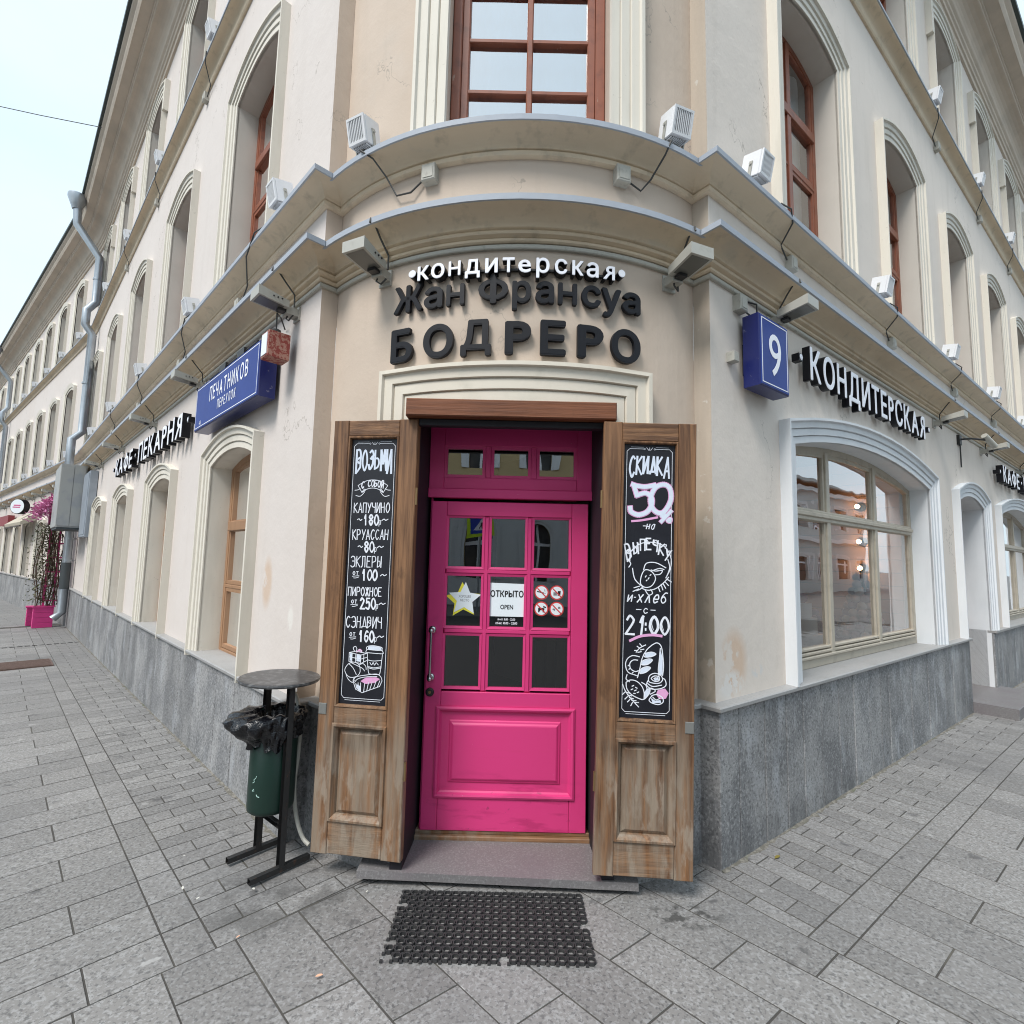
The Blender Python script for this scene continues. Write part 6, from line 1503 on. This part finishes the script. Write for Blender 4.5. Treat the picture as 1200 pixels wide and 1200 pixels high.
# ------------------------------------------------------------------ inside the shop window
rm_ = MB(); u0, u1 = .35, 4.12
A = [FR.P(u0, -.24, .50), FR.P(u1, -.24, .50), FR.P(u1, -.24, 3.0), FR.P(u0, -.24, 3.0)]; B_ = [FR.P(u0, -2.6, .50), FR.P(u1, -2.6, .50), FR.P(u1, -2.6, 3.0), FR.P(u0, -2.6, 3.0)]
rm_.add(A + B_, [(4, 5, 6, 7), (0, 1, 5, 4), (1, 2, 6, 5), (2, 3, 7, 6), (3, 0, 4, 7)]); shop = rm_.build('shop_room', M_room2, bld)
for k in range(14):
    c = MB(); c.cbox(Fr(FR.P(4.10, -.25, 0).xy, 37.2 + 90, 1), 0, 1.9, 0, .02, .85 + k * .145, .85 + k * .145 + .139, .004); c.build('wall_plank', M_plank, shop)
c = MB(); c.box(FR, .4, 4.05, -1.0, -.26, .84, .88); c.build('display_shelf', M_shelf, shop)
for k in range(3):
    c = MB(); c.box(FR, .5, 2.8, -2.55, -2.25, 1.25 + .42 * k, 1.28 + .42 * k); c.build('shelf_board', M_shelf, shop)
gl_ = [('third lit globe bulb from the top on the pink plank wall', 3.98, -.62, 1.62), ('top lit globe bulb on the pink plank wall inside the shop window', 3.98, -.62, 2.32), ('second lit globe bulb from the top on the pink plank wall', 3.98, -.62, 1.92),
       ('lit globe bulb hanging high behind the left light of the shop window', 1.75, -.9, 2.42), ('lit globe bulb hanging high behind the middle light, left one', 2.6, -1.0, 2.36), ('lit globe bulb hanging high behind the middle light, right one', 3.0, -.9, 2.28)]
for lb, u, s, z in gl_:
    o = thing('globe_lamp', lb, 'lamp', tuple(FR.P(u, s, z)), 'warm lit bulbs in the shop window'); c = MB(); c.ball(FR.P(u, s, z), .024, 12, 8); c.build('bulb', M_bulb, o)
    c = MB()
    if u > 3.9: c.tube([FR.P(4.07, s, z), FR.P(u + .03, s, z)], .022, 10); c.tube([FR.P(4.078, s, z), FR.P(4.06, s, z)], .05, 14)
    else: c.tube([FR.P(u, s, 2.99), FR.P(u, s, z + .03)], .006, 6)
    c.build('lamp_holder', M_iron, o)
mt = thing('meringue_tower', 'cone of white and pink meringue balls in the shop window', 'meringue tower', tuple(FR.P(3.75, -.55, .88)))
for k in range(9):
    z = .92 + k * .075; R_ = .20 * (1 - k / 9.5); n = max(1, int(2 * PI * R_ / .085))
    for j in range(n):
        a = 2 * PI * j / n + k * .5; c = MB(); c.ball(FR.P(3.68 + R_ * math.cos(a), -.52 + R_ * math.sin(a), z), .046, 8, 6); c.build('meringue', (M_ball2, M_ball, M_ball3)[(j * 2 + k) % 3], mt)
ck = thing('tiered_cake', 'three tiered grey white cake with a red top on the shop window shelf', 'cake', tuple(FR.P(2.35, -.55, .88)))
for k, (r_, h_) in enumerate(((.16, .14), (.12, .14), (.08, .13))):
    z = .88 + .14 * k; c = MB(); c.tube([FR.P(2.35, -.55, z), FR.P(2.35, -.55, z + h_ - .004)], r_, 20); c.build('tier', M_ball2, ck)
c = MB(); c.ball(FR.P(2.35, -.55, 1.33), .05, 10, 6); c.build('topping', M_crim, ck)
for k in range(3):
    c = MB(); x = 2.75 + .36 * k
    o = thing('macaron_pyramid', ['left of three', 'middle of three', 'right of three'][k] + ' dark mounds of round pastries in the shop window', 'pastry mound', tuple(FR.P(x, -.75, .88)))
    for i in range(5):
        for j in range(5 - i): c.ball(FR.P(x - .16 + .08 * j + .04 * i, -.75, .91 + .06 * i), .038, 8, 6)
    c.build('pastry', M_ball3, o)
# second shop window
rm_ = MB(); u0, u1 = 7.1, 10.8
A = [FR.P(u0, -.24, .50), FR.P(u1, -.24, .50), FR.P(u1, -.24, 3.0), FR.P(u0, -.24, 3.0)]; B_ = [FR.P(u0, -1.6, .50), FR.P(u1, -1.6, .50), FR.P(u1, -1.6, 3.0), FR.P(u0, -1.6, 3.0)]
rm_.add(A + B_, [(4, 5, 6, 7), (0, 1, 5, 4), (1, 2, 6, 5), (2, 3, 7, 6), (3, 0, 4, 7)]); rm_.build('shop_room', M_room2, bld)
o = thing('globe_lamp', 'lit globe bulb in the farther shop window at the right edge', 'lamp', tuple(FR.P(8.1, -.5, 2.3))); c = MB(); c.ball(FR.P(8.1, -.5, 2.3), .04, 10, 8); c.build('bulb', M_bulb, o); c = MB(); c.tube([FR.P(8.1, -.5, 2.33), FR.P(8.1, -.5, 2.98)], .006); c.build('cord', M_cable, o)
c = MB()
for uu in (7.75, 9.2): c.grid([[FR.P(uu + .35 * t / 8 , -.30 - .02 * math.sin(t * 2.2), z) for t in range(9)] for z in (.9, 2.7)], smooth=True)
c.build('curtain', M_curt, bld)

# ------------------------------------------------------------------ the far sides of the crossing, seen mirrored in the panes
def opposite(name, label, o2, ang, side, L_, h, m, bays, arched, off=0):
    fr = Fr(o2, ang, side); b = thing(name, label, 'building', tuple(fr.P(L_ / 2, 0, 0))); mb = MB()
    n_st = 2 if h < 9 else 3; sh = h / n_st
    for st_ in range(n_st):
        ops = []
        for k in range(bays):
            cx = L_ * (k + .5) / bays; hw_ = min(.85, L_ / bays * (.20 if arched else .27)); zb = st_ * sh + sh * .24; ops.append((cx - hw_, cx + hw_, zb, zb + sh * .40, zb + sh * .40 + (hw_ * .95 if arched else .06)))
        ms = MB(); wall_strip(ms, fr, 0, L_, st_ * sh, (st_ + 1) * sh, ops); ms.build('wall', M_trimW if st_ == 0 and arched else m, b)
        for o_ in ops:
            ol = outline(*o_, 8); rv = MB(); rv.grid([[fr.P(p[0], .0, p[1]) for p in ol], [fr.P(p[0], -.3, p[1]) for p in ol]]); w_ = rv.build('window', m, b)
            s_ = MB(); surround(s_, fr, ol, [(0, .02), (.12, .02), (.12, .06), (.3, .09), (.3, -.02)]); s_.build('surround', M_trimW, w_)
            g = MB(); g.add([fr.P(p[0], -.28, p[1]) for p in ol], [tuple(range(len(ol)))]); g.build('pane', mat('dark_pane', (.05, .055, .06), .08), w_)
            g = MB(); uc = (o_[0] + o_[1]) / 2; g.box(fr, uc - .04, uc + .04, -.28, -.22, o_[2], o_[4] - .03); g.box(fr, o_[0], o_[1], -.279, -.225, o_[3] - .4, o_[3] - .3); g.build('frame', M_letW, w_)
    mb = MB(); mb.hexa([fr.P(0, -8, 0), fr.P(L_, -8, 0), fr.P(L_, -.4, 0), fr.P(0, -.4, 0), fr.P(0, -8, h), fr.P(L_, -8, h), fr.P(L_, -.4, h), fr.P(0, -.4, h)]); mb.build('body', m, b)
    mb = MB()
    for z in (sh, h - .25): mb.box(fr, -.1, L_ + .1, -.05, .28, z - .12, z + .16)
    mb.build('string_course', M_trimW, b)
    mb = MB(); mb.hexa([fr.P(-.2, .5, h + .12), fr.P(L_ + .2, .5, h + .12), fr.P(L_ + .2, -8, h + .12), fr.P(-.2, -8, h + .12), fr.P(-.2, .5, h + .2), fr.P(L_ + .2, .5, h + .2), fr.P(L_ + .2, -4, h + 2.2), fr.P(-.2, -4, h + 2.2)]); mb.build('roof', M_roof, b)
opposite('ochre_building', 'ochre building with arched windows across the crossing, mirrored in the door panes', (-9, -13.0), 0, 1, 20, 8.2, M_opp, 9, True)
opposite('pale_blue_building', 'pale blue and white building across the right hand street, mirrored in the shop window', tuple(FR.P(5, 13.5, 0).xy), 37.2, 1, 40, 7.2, M_oppB, 12, False)
opposite('grey_building', 'grey building across the left hand street, outside the picture', tuple(FL.P(6, 13.5, 0).xy), 135, -1, 34, 7.6, M_oppG, 12, False)
def cross_sign(p, yaw, label):
    o = thing('pedestrian_crossing_sign', label, 'sign', tuple(p)); M = Matrix.Translation(p) @ Matrix.Rotation(yaw, 4, 'Z') @ Matrix.Rotation(PI / 2, 4, 'X')
    def pl(poly, z, t, m, nm): c = MB(); nz = (M.to_3x3() @ Vector((0, 0, 1))); c.prism([M @ Vector((a, b, z)) for a, b in poly], nz * t); c.build(nm, m, o)
    sq = lambda r: [(-r, -r), (r, -r), (r, r), (-r, r)]
    pl(sq(.42), 0, .01, M_ygs, 'backing_board'); pl(sq(.33), .0105, .004, M_bls, 'blue_plate'); pl([(-.25, -.22), (.25, -.22), (0, .24)], .015, .003, M_letW, 'white_triangle')
    pl([(-.04, -.16), (-.01, -.16), (.02, -.05), (.06, -.16), (.09, -.16), (.04, 0), (.03, .08), (-.03, .08), (-.03, -.02)], .0185, .002, M_ink, 'walking_figure')
    c = MB(); c.tube([Vector((p[0], p[1], 0)) + (M.to_3x3() @ Vector((0, 0, -1))) * .04, Vector((p[0], p[1], p[2] + .5)) + (M.to_3x3() @ Vector((0, 0, -1))) * .04], .035, 10); c.build('post', M_steel, o)
cross_sign(Vector((-1.05, -11.0, 2.75)), PI, 'blue crossing sign on a yellow green board, mirrored in the upper left door pane')
cross_sign(Vector((9.6, 4.2, 2.3)), rad(-90 + 37.2 - 90 + 60), 'blue crossing sign on a yellow green board, mirrored in the shop window')
